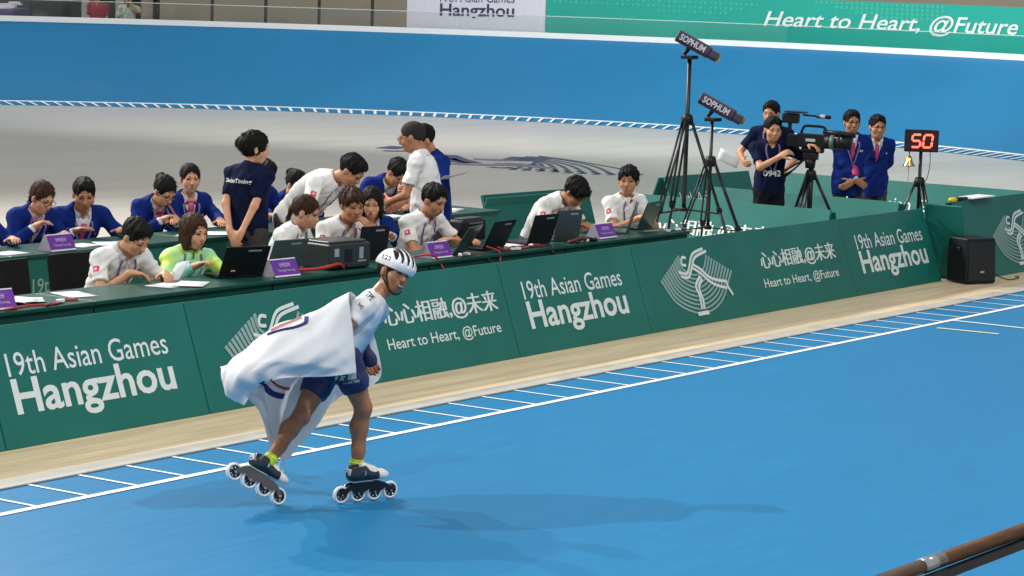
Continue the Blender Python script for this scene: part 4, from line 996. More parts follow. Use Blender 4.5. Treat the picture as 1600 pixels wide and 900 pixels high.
NP = [0]
def person(label, head, dep, face, outfit='polo', hair='short', hc='k', skin='b', sit=True, lean=30, hunch=12, side=0, hyaw=0, hpitch=15, hroll=0, hands=None, curl=(.5, .5), pole=None, twist=0,
           female=False, lan=True, glasses=False, tie='pink', tr='trousers', bulk=1., floor=0., by='v', group='people', vox=.009, badge=False, hdir=(None, None), legs=True, smile=False, patch=True, back_text=None, bib=None, mask=False):
    """head: pixel of the head centre, dep: its depth in the hall (v or u); face: heading in degrees, 0 = towards the track"""
    NP[0] += 1; rng = np.random.default_rng(NP[0] * 13 + 5)
    d = ray(*head); Ht = CAM + d * ((-dep - CAM.x) / d.x if by == 'v' else (dep - CAM.y) / d.y)
    RZ = rotm('Z', math.radians(face - 90))
    sc = .95 if female else 1.0
    def spine(hz, s_):
        a1, a2 = math.radians(lean * .8), math.radians(lean + hunch); sd = math.radians(side)
        s1 = V3(math.sin(sd), math.sin(a1), math.cos(a1)).normalized(); s2 = V3(math.sin(sd), math.sin(a2), math.cos(a2)).normalized()
        hip = V3(0, 0, hz); mid = hip + s1 * .26 * s_; nb = mid + s2 * .25 * s_
        return s1, s2, hip, mid, nb
    hy, hp, hr = math.radians(hyaw), math.radians(hpitch), math.radians(hroll)
    H = rotm('Z', hy) @ rotm('X', -hp) @ rotm('Y', hr); hs = 1.08 if not female else 1.04
    def headc(nb, s2, s_): return nb + (s2 * .5 + (H @ V3(0, 0, 1)) * .5).normalized() * .155 * s_ + H @ V3(0, .032, .0)
    if sit:
        hz = .53; s1, s2, hip, mid, nb = spine(hz, sc); hc_ = headc(nb, s2, sc); dz = max(-.14, min(.14, Ht.z - floor - hc_.z)); hz += dz
    else:
        s_ = sc; hz = .90 * s_; s1, s2, hip, mid, nb = spine(hz, s_); hc_ = headc(nb, s2, s_); sc = max(.82, min(1.08, sc * (Ht.z - floor) / hc_.z)); hz = .90 * sc
    s1, s2, hip, mid, nb = spine(hz, sc); hcen = headc(nb, s2, sc)
    off = RZ @ hcen; loc = V3(Ht.x - off.x, Ht.y - off.y, floor)
    root = empty('person', (0, 0, 0), label, 'person', group)
    tw = math.radians(twist); r = rotm('Z', tw) @ V3(1, 0, 0); r = (r - s2 * r.dot(s2)).normalized(); f = s2.cross(r).normalized()
    r1 = (V3(1, 0, 0) - s1 * s1.x).normalized(); f1 = s1.cross(r1).normalized()
    C2 = np.array([list(r), list(f), list(s2)]).T; C1 = np.array([list(r1), list(f1), list(s1)]).T
    shw = (.158 if female else .178) * sc * (1 + (bulk - 1) * .5)
    shl = {-1: nb - s2 * .07 * sc - r * shw, 1: nb - s2 * .07 * sc + r * shw}       # -1 left, +1 right (person's right is +x)
    l1, l2 = .275 * sc, .245 * sc
    if hands is None: hands = ((-.13, .45, .80), (.13, .45, .80)) if sit else ((-.2, .02, .80 * sc), (.2, .02, .80 * sc))
    arm = {}
    for i, sx in ((0, -1), (1, 1)):
        tgt = Vector(hands[i]); pl = Vector(pole[i]) if pole and pole[i] else V3(sx * .8, -.35, -.75)
        e, w = ik(shl[sx], tgt, l1, l2, pl); arm[sx] = (e, w)
    # legs
    lg = {}
    for sx in (-1, 1):
        h = hip + V3(sx * .085 * sc, 0, -.02)
        if sit: kn = V3(sx * .13, .40 * sc, hz - .03); an = V3(sx * .13, .36 * sc, .08)
        else: kn = V3(sx * .10 * sc, .03, .47 * sc); an = V3(sx * .11 * sc, -.02, .08)
        lg[sx] = (h, kn, an)
    # ---------------- skin
    S = SDF(vox); b = bulk
    S.el(hip + s1 * .02, (.13 * b * sc, .095 * b * sc, .11 * sc), C1, .04); S.el(mid - s1 * .04, (.115 * b * sc, .085 * b * sc, .15 * sc), C1, .05); S.el(mid + s2 * .11 * sc, (.135 * b * sc, .088 * b * sc, .15 * sc), C2, .05)
    S.rc(shl[-1], shl[1], .045 * sc, .045 * sc, .04); S.rc(nb - s2 * .03 - f * .01, hcen + H @ V3(0, -.022, -.07), .056 * (1 if not female else .88), .050 * (1 if not female else .86), .03)
    for sx in (-1, 1):
        e, w = arm[sx]; ar = (.038 if not female else .033) * (1 + (b - 1) * .6)
        S.rc(shl[sx], e, ar * 1.12, ar * .95, .03); S.rc(e, w, ar * .95, ar * .66, .015)
        i = 0 if sx < 0 else 1; dd = Vector(hdir[i][0]) if hdir[i] else ((w - e).normalized() + V3(0, .3, 0) if sit else (w - e).normalized())
        pn = Vector(hdir[i][1]) if hdir[i] else (V3(0, 0, -1) if sit else V3(-sx, 0, 0))
        dn_ = dd.normalized(); pn_ = (pn - dn_ * pn.dot(dn_)).normalized(); latv = dn_.cross(pn_); inner = V3(-sx, .3, 0)
        hand(S, w, dd, pn, 1 if latv.dot(inner) > 0 else -1, curl[i], .95 if female else 1.02)
        h, kn, an = lg[sx]; S.rc(h, kn, .062 * sc, .046 * sc, .03); S.rc(kn, an, .046 * sc, .034 * sc, .02); S.rc(an, an + V3(0, .11, -.035), .034, .026, .02)
    q = head_prims(S, hcen, H, k=.02, s=hs, jw=rng.uniform(.86, 1.14) * (1 + (bulk - 1) * .8) * (.92 if female else 1), nl=rng.uniform(.96, 1.04), jl=rng.uniform(.94, 1.06))
    body, V, Q = sdf_obj('body', S, SKIN[skin if skin != 'b' else 'bdbe'[NP[0] % 4]], root)
    T = bvh(V, Q); Hs = Matrix([list(x) for x in (np.array(H) * hs)])
    face_parts(root, T, hcen, Hs, HAIR[hc], smile)
    hair_obj(root, hcen, H, hair, HAIR[hc], rng, s=hs)
    if glasses:
        g = empty('glasses', (0, 0, 0)); g.parent = root; mb = MB(); qq = lambda x, y, z: hcen + Hs @ V3(x, y, z)
        for sx in (-1, 1): mb.tube([qq(sx * .033 + .024 * math.cos(t * PI / 6), .108, -.002 + .018 * math.sin(t * PI / 6)) for t in range(13)], .0022, 5); mb.tube([qq(sx * .056, .108, .002), qq(sx * .078, .02, .004)], .0022, 5)
        mb.tube([qq(-.01, .11, .002), qq(.01, .11, .002)], .0022, 5); COL.objects.unlink(g); bpy.data.objects.remove(g); mb.build('glasses', M_BLACKM, root)
    # ---------------- clothes
    blaz = outfit == 'blazer'; longs = outfit in ('blazer', 'lime')
    def torso(S, inf, full=True):
        S.el(hip + s1 * .03, ((.145 * b + inf) * sc, (.108 * b + inf) * sc, (.21 + inf) * sc), C1, .05); S.el(mid - s1 * .04, ((.13 * b + inf) * sc, (.098 * b + inf) * sc, (.17) * sc), C1, .06)
        S.el(mid + s2 * .10 * sc, ((.148 * b + inf) * sc, (.10 * b + inf + (.012 if female else 0)) * sc, .165 * sc), C2, .06)
        S.rc(shl[-1] + s2 * .005, shl[1] + s2 * .005, .052 * sc + inf * .4, .052 * sc + inf * .4, .05)
        S.rc(shl[-1] + s2 * .01, nb - s2 * .012, .045 + (inf - .018) * .8, .062 + (inf - .018) * .8, .05); S.rc(shl[1] + s2 * .01, nb - s2 * .012, .045 + (inf - .018) * .8, .062 + (inf - .018) * .8, .05)
    def neck_cut(S, rad=.062):
        p = nb - s2 * .01 + f * .012; a = (hcen - nb).normalized(); S.rc(p + a * .012, p + a * .14, rad * (.88 if female else 1), rad * 1.25, .008, op=1)
        S.el(nb + f * .075 - s2 * .02, (.02, .05, .03), C2, .01, 1)
    top = 'polo' if outfit == 'polo' else outfit
    S = SDF(.0115); inf = .018 if not blaz else .004
    torso(S, inf)
    if not blaz:
        for sx in (-1, 1):
            e, w = arm[sx]; a = shl[sx]
            if longs:
                S.rc(a, e, .060 * sc, .054 * sc, .035); S.rc(e, w - (w - e).normalized() * .01, .054 * sc, .044 * sc, .02, cuts=[(w - (w - e).normalized() * .012, (w - e).normalized())])
            else:
                t = .68 if outfit != 'navy' else .72; m_ = a.lerp(e, t); dv = (e - a).normalized(); S.rc(a, a.lerp(e, t + .1), .056 * sc * (1 + (b - 1) * .5), (.060 if not female else .050) * sc, .035, cuts=[(m_, dv)])
        neck_cut(S)
    else: neck_cut(S, .06)
    hem = (hip - s1 * (.10 if not longs else .06), -s1)
    shirt, SV, SQ = sdf_obj('shirt' if blaz or outfit == 'polo' else ('jacket' if outfit == 'lime' else 't_shirt'), S, CL['shirt' if blaz else top], root, wrinkles(rng, .0045 if not blaz else .001, .12), [hem])
    ST = bvh(SV, SQ)
    if blaz:
        S = SDF(.0115); torso(S, .026)
        for sx in (-1, 1):
            e, w = arm[sx]; a = shl[sx]; we = w - (w - e).normalized() * .035
            S.rc(a, e, .066 * sc, .058 * sc, .035); S.rc(e, w, .058 * sc, .046 * sc, .02, cuts=[(we, (w - e).normalized())])
            S.el(e, (.055 * sc,) * 3, None, .02)
        S.el(hip - s1 * .06, (.168 * b * sc, .128 * b * sc, .34), C1, .05)
        neck_cut(S, .068)
        m0 = mid - s2 * .02
        def vee(X, Y, Z):
            x, y, z = X - m0.x, Y - m0.y, Z - m0.z
            a = np.abs(r.x * x + r.y * y + r.z * z); h = s2.x * x + s2.y * y + s2.z * z; g = f.x * x + f.y * y + f.z * z
            w_ = .062 * np.clip(h / .24, -1, 1.2); return np.maximum(np.maximum((a - w_) * .9, -(g - .01)), -h)
        S.fn(vee, [m0[i] - .35 for i in range(3)], [m0[i] + .35 for i in range(3)], .006, 1)
        jk, JV, JQ = sdf_obj('blazer', S, CL['blazer'], root, wrinkles(rng, .004, .14), [(hip - s1 * (.17 if not sit else .06), -s1)])
        JT = bvh(JV, JQ)
        # cuffs of the shirt
        for sx in (-1, 1):
            e, w = arm[sx]; dv = (w - e).normalized(); MB().lathe([(.036, -.03), (.036, .012), (.031, .012), (.031, -.03)], w - dv * .02, frame(V3(.1, .2, .9).cross(dv), dv), 14).build('cuff', CL['shirt'], root, smooth=True)
    else: JT = ST
    def proj(tree, sx, sh, lift=.004):
        o = mid + r * sx + s2 * sh + f * .5; h = tree.ray_cast(o, -f, .8); return (h[0] if h[0] is not None else mid + r * sx + s2 * sh + f * .12) + f * lift
    def strip(tree, pts, wid, m, name, lift=.004, th=.003):
        p = [proj(tree, a, h, lift) for a, h in pts]; mb = MB(); mb.ribbon(catmull(p, 4), wid, f); o = mb.build(name, m, root, smooth=True); s = o.modifiers.new('solid', 'SOLIDIFY'); s.thickness = th; s.offset = 1; return o
    # collar
    if outfit in ('polo', 'blazer', 'lime'):
        mb = MB(); n = 22; rows = []; cm = CL['shirt'] if blaz else CL[top]; a0 = 25 if outfit != 'lime' else 5
        ndir = ((hcen - nb).normalized() * .5 + s2 * .5).normalized(); cc = nb - s2 * .012
        fr = f - ndir * f.dot(ndir); fr.normalize(); rr = fr.cross(ndir)
        hgt = .05 if outfit == 'lime' else .036
        for i in range(n + 1):
            a = math.radians(a0 + (360 - 2 * a0) * i / n); ca, sa = math.cos(a), math.sin(a); fk = max(0, ca)
            dirv = rr * sa + fr * ca
            for (rad, hh) in ((.104, -.018 - .028 * fk), (.088, .014), (.078, hgt * .95 + .008), (.070, hgt * .6)): rows.append(cc + dirv * rad * (.9 if female else 1) + ndir * (hh - .012 * fk) + fr * .008)
        mb.add(rows, [(i * 4 + j, i * 4 + j + 1, i * 4 + j + 5, i * 4 + j + 4) for i in range(n) for j in range(3)])
        o = mb.build('collar', cm, root, smooth=True); s = o.modifiers.new('solid', 'SOLIDIFY'); s.thickness = .004
    if blaz:
        tm = CL[tie]
        if female:
            strip(ST, [(0, .21), (0, .17), (.01, .11)], .05, tm, 'neck_scarf', .008); strip(ST, [(-.05, .205), (0, .19), (.05, .205)], .035, tm, 'scarf_bow', .016, .008)
        else: strip(ST, [(0, .215), (0, .17), (0, .1), (0, .03), (0, -.02)], [.034] * 4 + [.046] * 13, tm, 'tie', .006)
        strip(JT, [(-.075, .085), (-.115, .09)], .022, CL['shirt'], 'pocket_badge', .003)
        for sx in (-1, 1): strip(JT, [(sx * .085, .21), (sx * .095, .14), (sx * .055, .06), (sx * .018, .0)], [.03] * 3 + [.05] * 4 + [.045] * 3 + [.02] * 3, CL['blazer'], 'lapel', .003, .004)
    if lan:
        lm = CL['lan']
        for sx in (-1, 1): strip(JT, [(sx * .060, .235), (sx * .072, .18), (sx * .06, .10), (sx * .02, -.02), (sx * .004, -.06)], .017, lm, 'lanyard', .006, .002)
        if badge or outfit in ('polo', 'blazer'):
            o = strip(JT, [(0, -.06), (0, -.10), (0, -.16)], .075, M_PAPER if not badge else CL['pink'], 'badge_card', .010, .003)
    if outfit == 'polo':
        strip(ST, [(0, .2), (0, .15), (0, .09)], .03, CL['polo'], 'placket', .003)
        strip(ST, [(-.05, .10), (-.11, .105)], .014, mat('logo_dark', (.05, .05, .07), .6), 'chest_logo', .003); strip(ST, [(-.06, .08), (-.105, .084)], .008, mat('logo_dark', (.05, .05, .07), .6), 'chest_logo', .003)
        if patch:
            a, e = shl[1], arm[1][0]; c0 = a.lerp(e, .40); dv = (e - a).normalized(); out = (r * .55 - f * -.55); out = (out - dv * out.dot(dv)).normalized(); sd = dv.cross(out)
            for nm, w_, m_, lf in (('sleeve_patch', .024, M_REDP, .003), ('patch_mark', .009, CL['shirt'], .0045)):
                mb = MB(); g = []
                for i in range(4):
                    for j in range(4):
                        p = c0 + dv * (i / 1.5 - 1) * w_ + sd * (j / 1.5 - 1) * w_; h = ST.ray_cast(p + out * .25, -out, .4); g.append((h[0] if h[0] is not None else p + out * .065) + out * lf)
                mb.add(g, [(i * 4 + j, i * 4 + j + 1, i * 4 + j + 5, i * 4 + j + 4) for i in range(3) for j in range(3)]); mb.build(nm, m_, root, smooth=True)
    def wrap_text(s, tree, ox, oh, w_, h_, dirn, m_, bold=.0, slant=0.):
        v, fc = text_mesh(s, bold); vs = []
        for p in v:
            sx = ox - (float(p[0]) - .5) * w_; sh = oh + float(p[1]) * h_ + slant * (float(p[0]) - .5); o = mid + r * sx + s2 * sh + f * .5 * dirn
            hh = tree.ray_cast(o, -f * dirn, .8); vs.append(tuple((hh[0] if hh[0] is not None else mid + r * sx + s2 * sh + f * .12 * dirn) + f * dirn * .011))
        me = bpy.data.meshes.new('print'); me.from_pydata(vs, [], fc); me.update(); link('print', me, root, m_)
    if back_text: wrap_text(back_text, ST, -.03, .10, -.26, .045, -1, CL['shirt'], .02)
    if bib: wrap_text(bib, ST, .0, -.10, .19, .065, 1, CL['shirt'], .03)
    # ---------------- trousers and shoes
    if legs:
        S = SDF(.014); tm = CL[tr]
        S.el(hip - s1 * .02, (.152 * b * sc, .118 * b * sc, .12 * sc), C1, .05)
        for sx in (-1, 1):
            h, kn, an = lg[sx]; S.rc(h, kn, .088 * sc * (1 + (b - 1) * .4), .066 * sc, .04); S.rc(kn, an, .066 * sc, .056 * sc, .03, cuts=[(an + V3(0, 0, -.01), (0, 0, -1))])
        sdf_obj('trousers', S, tm, root, wrinkles(rng, .005, .16), [(hip + s1 * .10, s1)])
        for sx in (-1, 1):
            an = lg[sx][2]; S = SDF(.012); S.rc(an + V3(0, -.03, -.045), an + V3(0, .13, -.055), .036, .032, .02); S.rc(an + V3(0, -.01, .0), an + V3(0, .05, -.04), .042, .036, .02)
            sdf_obj('shoe', S, CL['shoe'], root, None, [((0, 0, .002), (0, 0, -1))])
    root.location = loc; root.rotation_euler = (0, 0, math.radians(face - 90))
    info = dict(root=root, wrist={s: RZ @ arm[s][1] + loc for s in arm}, R=RZ, loc=loc)
    return info
# ------------------------------------------------------------------ the officials
GF = 'officials seated at the front tables'; GR = 'officials in blazers at the rear tables'; GS = 'people standing between the tables'; GC = 'people in the camera pen'
person('person in white polo writing at the front table, head bowed', (212, 370), 2.56, -8, 'polo', 'short', 'k', 'b', lean=26, hunch=14, hpitch=34, hyaw=4, bulk=1.08,
       hands=((-.16, .50, .80), (.10, .44, .81)), curl=(.6, .9), group=GF, hdir=((V3(.4, .9, 0), V3(0, 0, -1)), (V3(-.75, .6, 0), V3(-.3, .3, -1))))
person('person in bright lime and cyan jacket holding a sheet at the front table', (303, 362), 2.64, -20, 'lime', 'bob', 'b', 'a', lean=8, hunch=8, hpitch=8, hyaw=12, female=True, lan=True,
       hands=((-.12, .50, .81), (.12, .40, .82)), group=GF)
person('person with reddish brown hair in white polo, profile to the right behind the printer', (478, 331), 2.76, 8, 'polo', 'tied', 'b', 'a', lean=14, hunch=14, hpitch=16, hyaw=12, female=True, hands=((-.12, .42, .80), (.10, .45, .80)), group=GF)
person('person in white polo with a fist at the mouth behind the printer', (550, 320), 2.68, -12, 'polo', 'floppy', 'b', 'b', lean=20, hunch=12, hpitch=12, hyaw=-14, hands=((-.07, .40, .92), (.14, .42, .80)), curl=(1.3, .6),
       pole=(V3(-.3, .55, -.8), None), group=GF, hdir=((V3(.25, .05, .8), V3(.3, -1, .1)), (V3(-.5, .8, 0), V3(0, 0, -1))))
person('person in blue blazer with orange scarf, seated between the two table rows', (581, 317), 3.25, -35, 'blazer', 'bob', 'k', 'a', lean=12, hunch=10, hpitch=12, hyaw=-20, female=True, tie='orange', lan=False, group=GR, hands=((-.10, .40, .80), (.12, .36, .80)))
person('person in white polo typing beside the middle purple sign', (678, 312), 2.62, -8, 'polo', 'short', 'k', 'b', lean=16, hunch=12, hpitch=20, hyaw=4, hands=((-.20, .50, .80), (.05, .42, .80)), group=GF)
person('person in white polo with head bowed low over the grey laptop', (899, 300), 2.56, -6, 'polo', 'floppy', 'k', 'b', lean=30, hunch=22, hpitch=48, hyaw=2, hands=((-.12, .48, .80), (.08, .46, .80)), group=GF)
person('person in white polo at the right table end looking aside to the left', (982, 282), 2.78, -22, 'polo', 'floppy', 'k', 'b', lean=12, hunch=8, hpitch=2, hyaw=-44, hands=((-.06, .42, .80), (.05, .40, .80)), group=GF)
# rear row
person('person at the left picture edge in blue blazer, only a hand in view', (-34, 306), 4.95, -5, 'blazer', 'short', 'k', 'b', lean=18, hunch=10, group=GR, hands=((-.15, .50, .80), (.2, .5, .80)))
person('person in blue blazer with glasses and dark hair, leftmost at the rear table', (66, 308), 4.92, -12, 'blazer', 'tied', 'b', 'a', lean=22, hunch=12, hpitch=26, hyaw=6, female=True, glasses=True, group=GR, hands=((-.12, .46, .80), (.10, .36, .86)), curl=(.6, 1.), bulk=1.1)
person('broad person in blue blazer with red tie at the rear table', (131, 303), 4.95, -22, 'blazer', 'short', 'k', 'b', lean=16, hunch=12, hpitch=20, hyaw=-16, bulk=1.22, group=GR, hands=((-.22, .48, .80), (.16, .42, .80)))
person('person in blue blazer with hair bun bent over writing at the rear table', (257, 298), 4.88, -16, 'blazer', 'bun', 'k', 'a', lean=24, hunch=14, hpitch=34, hyaw=6, female=True, glasses=True, group=GR, hands=((-.05, .46, .82), (.06, .42, .84)), curl=(.9, .9))
person('person in blue blazer with pink bow looking up beside the hair bun', (297, 279), 5.12, -28, 'blazer', 'tied', 'k', 'a', lean=8, hunch=6, hpitch=2, hyaw=-8, female=True, group=GR, hands=((-.14, .50, .80), (.12, .45, .80)))
person('person in blue blazer hidden behind the standing woman in navy', (413, 272), 4.95, -5, 'blazer', 'short', 'k', 'b', lean=14, hunch=10, hpitch=22, lan=False, group=GR)
person('person in blue blazer half hidden behind the stooping man in white', (463, 288), 5.00, -5, 'blazer', 'bun', 'k', 'a', lean=20, hunch=10, hpitch=25, female=True, lan=False, group=GR)
person('person in blue blazer with pink tie bowed over the rear table', (621, 269), 4.66, -22, 'blazer', 'short', 'k', 'b', lean=28, hunch=18, hpitch=44, hyaw=12, group=GR, hands=((-.08, .50, .80), (.12, .48, .80)), bulk=1.08)
# standing
person('person standing in navy shirt seen from behind, hands clasped at the back', (398, 232), 3.72, 98, 'navy', 'messy', 'k', 'a', sit=False, lean=-2, hunch=4, hpitch=4, hyaw=-44, female=True, lan=False, group=GS, bulk=1.12,
       hands=((-.05, -.20, .86), (.06, -.21, .84)), pole=(V3(-1, -.5, -.2), V3(1, -.5, -.2)), hdir=((V3(.5, -.1, -.8), V3(0, 1, 0)), (V3(-.5, -.1, -.8), V3(0, 1, 0))), back_text='SwissTiming')
person('person in white polo stooping over the front table with straight arms', (549, 266), 3.02, 6, 'polo', 'short', 'k', 'b', sit=False, lean=46, hunch=14, hpitch=42, hyaw=8, group=GS, bulk=1.2, hands=((-.22, .52, .83), (.24, .50, .84)), pole=(V3(-1, -.6, .2), V3(1, -.6, .2)))
person('person with cropped hair standing in white polo, turned to the left', (644, 214), 3.42, -158, 'polo', 'buzz', 'g', 'b', sit=False, lean=6, hunch=8, hpitch=12, hyaw=2, group=GS, bulk=1.1, hands=((-.10, .30, 1.02), (.14, .28, .98)), glasses=True)
p_clip = person('person in blue blazer with clipboard, standing half hidden behind the white polo', (661, 218), 3.92, -112, 'blazer', 'short', 'k', 'b', sit=False, lean=4, hunch=8, hpitch=28, hyaw=-10, lan=False, group=GS, hands=((-.16, .30, 1.06), (.10, .30, 1.05)))
# camera pen
person('person in navy shirt beside the broadcast camera, one fist on the chest', (1208, 202), 14.2, -48, 'navy', 'short', 'k', 'b', sit=False, lean=0, hunch=5, hpitch=6, hyaw=2, by='u', group=GC, bulk=1.06, tr='dark',
       hands=((-.34, .24, 1.33), (-.05, .22, 1.20)), curl=(.9, 1.3), pole=(V3(-.7, -.2, -.6), V3(1, 0, -.7)), hdir=((V3(-.6, .7, 0), V3(0, 0, -1)), (V3(-.75, .25, .55), V3(-.3, -.6, -.6))), bib='0942')
p_paper = person('person in navy shirt behind the camera operator, holding a white sheet', (1205, 177), 15.5, -70, 'navy', 'short', 'k', 'b', sit=False, lean=0, hunch=4, hpitch=4, hyaw=-10, by='u', group=GC, tr='dark', hands=((-.18, .18, .95), (.26, .26, 1.05)), curl=(.6, 1.))
person('person in blue blazer with pink badge and clasped hands in the camera pen', (1331, 191), 15.9, -42, 'blazer', 'short', 'k', 'b', sit=False, lean=0, hunch=4, hpitch=0, hyaw=-4, by='u', group=GC, badge=True, glasses=True,
       hands=((.02, .20, .86), (-.02, .22, .88)), hdir=((V3(.8, .1, -.5), V3(0, -1, 0)), (V3(-.8, .1, -.5), V3(0, -1, 0))), curl=(.9, .9), bulk=1.08)
person('person in blue blazer with hands behind the back, nearest the lap counter', (1371, 198), 16.5, -50, 'blazer', 'short', 'k', 'b', sit=False, lean=0, hunch=4, hpitch=2, hyaw=6, by='u', group=GC, glasses=True, lan=False,
       hands=((-.06, -.20, .86), (.06, -.21, .84)), pole=(V3(-1, -.5, -.2), V3(1, -.5, -.2)))
# spectators beyond the rim
def far_v(px, py, r):
    d = ray(px, py); ox, oy = CAM.x + CV, CAM.y - CU; A = d.x ** 2 + d.y ** 2; B = 2 * (ox * d.x + oy * d.y); Cc = ox * ox + oy * oy - r * r
    return -(CAM + d * ((-B + math.sqrt(B * B - 4 * A * Cc)) / (2 * A))).x
CL['redpolo'] = CL['redshirt']
for px, py, out, lab, hs_ in ((152, -6, 'redshirt', 'person in red shirt beyond the far rim', None), (201, -2, 'pale', 'person in pale green shirt with raised arm beyond the far rim', ((-.1, .25, 1.5), (.2, .1, .9)))):
    person(lab, (px, py), far_v(px, py, 22.6), -60, out, 'short', 'k', 'b', sit=False, lean=0, hunch=4, lan=False, floor=.5, group='spectators beyond the rim', vox=.012, hands=hs_)

# sheets held in hands
def held(p, d1, d2, w, h, label, name='paper', m=None):
    p, d1, d2 = Vector(p), Vector(d1).normalized(), Vector(d2).normalized(); mb = MB(); n = d1.cross(d2); vs = []; fs = []
    for i in range(5):
        for j in range(5): vs.append(p + d1 * w * (i / 4 - .5) + d2 * h * (j / 4) + n * .015 * math.sin(i * .8) * (j / 4))
    for i in range(4):
        for j in range(4): q = i * 5 + j; fs.append((q, q + 1, q + 6, q + 5))
    mb.add(vs, fs); o = mb.build(name, m or M_PAPER, None, smooth=True); s = o.modifiers.new('solid', 'SOLIDIFY'); s.thickness = .0015; return tag(o, label, 'paper')
pos = at_v(262, 445, 2.42); held(pos + RT * .02, RT * .9 + UP * .25, UP * .8 + RT * .42 + FW * .25, .10, .19, 'tilted sheet held up between the writing man and the girl')
w = p_paper['wrist'][1]; held(w + RT * -.05 + UP * -.03, UP * .8 + RT * .3, RT * -.75 + UP * .35, .13, .24, 'white sheet in the hand of the person behind the camera operator')
w = p_clip['wrist'][1]; tag(held(at_v(705, 277, 3.55), RT * .9 + UP * .22, FW * -.6 + UP * .1 + RT * .2, .26, .22, 'clipboard held by the person in blazer behind the white polo', 'clipboard'), None, 'clipboard')
# ------------------------------------------------------------------ the skater
def J(px, py, lat=0.):
    return CAM + ray(px, py) * ((15.2 + (px - 570) * .0026 + lat) / FOC)
g0 = at(545, 784, 0)
sk = empty('person', (0, 0, 0), 'person skating in white and navy suit and white helmet, flag over the shoulders', 'person')
SH = Vector(g0)
def L(p): return Vector(p) - SH                                   # scene point -> skater-local point
def rel(o): return o
hC = L(J(616, 427, -.02)); hf = (RT * .68 - UP * .15 - FW * .80).normalized(); hu = (UP * .9 + RT * .42); hr_ = hf.cross(hu).normalized(); hu = hr_.cross(hf)
HH = Matrix((hr_, hf, hu)).transposed()
nb, md, hp = L(J(583, 470, .0)), L(J(548, 522, .0)), L(J(527, 562, .0))
s2 = (nb - md).normalized(); s1 = (md - hp).normalized()
lat = (FW - s2 * FW.dot(s2)).normalized()                          # towards the far (left) side of the skater
fr = s2.cross(-lat).normalized()                                   # chest direction
C2 = np.array([list(-lat), list(fr), list(s2)]).T
sR, sL = L(J(566, 481, -.17)), L(J(590, 486, .17))
eR, wR = L(J(537, 520, -.20)), L(J(541, 549, -.22))
eL, wL = L(J(562, 518, .13)), L(J(571, 550, .12))
tR, kR, aR = L(J(540, 560, -.09)), L(J(567, 637, -.10)), L(J(556, 738, -.03))
tL, kL, aL = L(J(516, 564, .09)), L(J(470, 650, .07)), L(J(419, 722, .03))
S = SDF(.0065)
S.el(hp, (.13, .11, .13), C2, .05); S.el(md - s1 * .03, (.115, .085, .14), C2, .05); S.el(md + s2 * .10, (.14, .092, .15), C2, .05)
S.rc(sR, sL, .048, .048, .04); S.rc(nb - s2 * .02, hC + HH @ V3(0, -.025, -.07), .054, .050, .03)
for a, e, w in ((sR, eR, wR), (sL, eL, wL)):
    S.rc(a, e, .046, .038, .03); m_ = e.lerp(w, .3); S.rc(e, m_, .039, .041, .015); S.rc(m_, w, .041, .027, .02)
for h, kn, an in ((tR, kR, aR), (tL, kL, aL)):
    S.rc(h, h.lerp(kn, .45), .082, .074, .03); S.rc(h.lerp(kn, .45), kn, .074, .048, .03)
    d = (an - kn); bk = (s1.cross(lat)).normalized(); back = Vector((-hf.x, -hf.y, 0)).normalized()
    S.el(kn + (-back) * .012, (.045, .045, .052), None, .02)
    S.rc(kn, kn + d * .30 + back * .016, .044, .050, .02); S.rc(kn + d * .30 + back * .018, kn + d * .66, .050, .035, .03); S.rc(kn + d * .66, an, .035, .030, .03); S.rc(kn + d * .05 - back * .018, kn + d * .8 - back * .006, .030, .026, .02)
hd = (L(J(583, 577, .07)) - wL).normalized(); hand(S, wL, hd, (RT * .3 - UP * .3 - FW * .8), 1, .75, 1.02, .005)
hand(S, wR, (UP * -.9 + RT * .15), (FW * 1.), -1, 1.3, .95, .005)
hq = head_prims(S, hC, HH, k=.02)
body, BV, BQ = sdf_obj('body', S, SKIN['c'], sk); BT_ = bvh(BV, BQ)
face_parts(sk, BT_, hC, HH, HAIR['k'], True)
hair_obj(sk, hC, HH, 'short', HAIR['k'], np.random.default_rng(3))
# suit: printed white shoulders running through pale blue to navy
M_SUIT = bpy.data.materials.new('skinsuit_print'); M_SUIT.use_nodes = True
nt = M_SUIT.node_tree; b_ = nt.nodes['Principled BSDF']; b_.inputs['Roughness'].default_value = .5
tcn = nt.nodes.new('ShaderNodeTexCoord'); dot = nt.nodes.new('ShaderNodeVectorMath'); dot.operation = 'DOT_PRODUCT'; sub = nt.nodes.new('ShaderNodeVectorMath'); sub.operation = 'SUBTRACT'
pd = (UP * .75 - RT * .62).normalized(); sub.inputs[1].default_value = L(J(562, 508, 0)); dot.inputs[1].default_value = pd
nt.links.new(tcn.outputs['Object'], sub.inputs[0]); nt.links.new(sub.outputs[0], dot.inputs[0])
mr = nt.nodes.new('ShaderNodeMapRange'); mr.inputs['From Min'].default_value = -.20; mr.inputs['From Max'].default_value = .06; nt.links.new(dot.outputs['Value'], mr.inputs['Value'])
nzn = nt.nodes.new('ShaderNodeTexNoise'); nzn.inputs['Scale'].default_value = 9; nt.links.new(tcn.outputs['Object'], nzn.inputs['Vector'])
ad = nt.nodes.new('ShaderNodeMath'); ad.operation = 'MULTIPLY_ADD'; ad.inputs[1].default_value = .16; nt.links.new(nzn.outputs['Fac'], ad.inputs[0]); nt.links.new(mr.outputs[0], ad.inputs[2])
rp = nt.nodes.new('ShaderNodeValToRGB'); e = rp.color_ramp.elements
e[0].position = .22; e[0].color = (.012, .018, .09, 1); e[1].position = .74; e[1].color = (.68, .68, .69, 1)
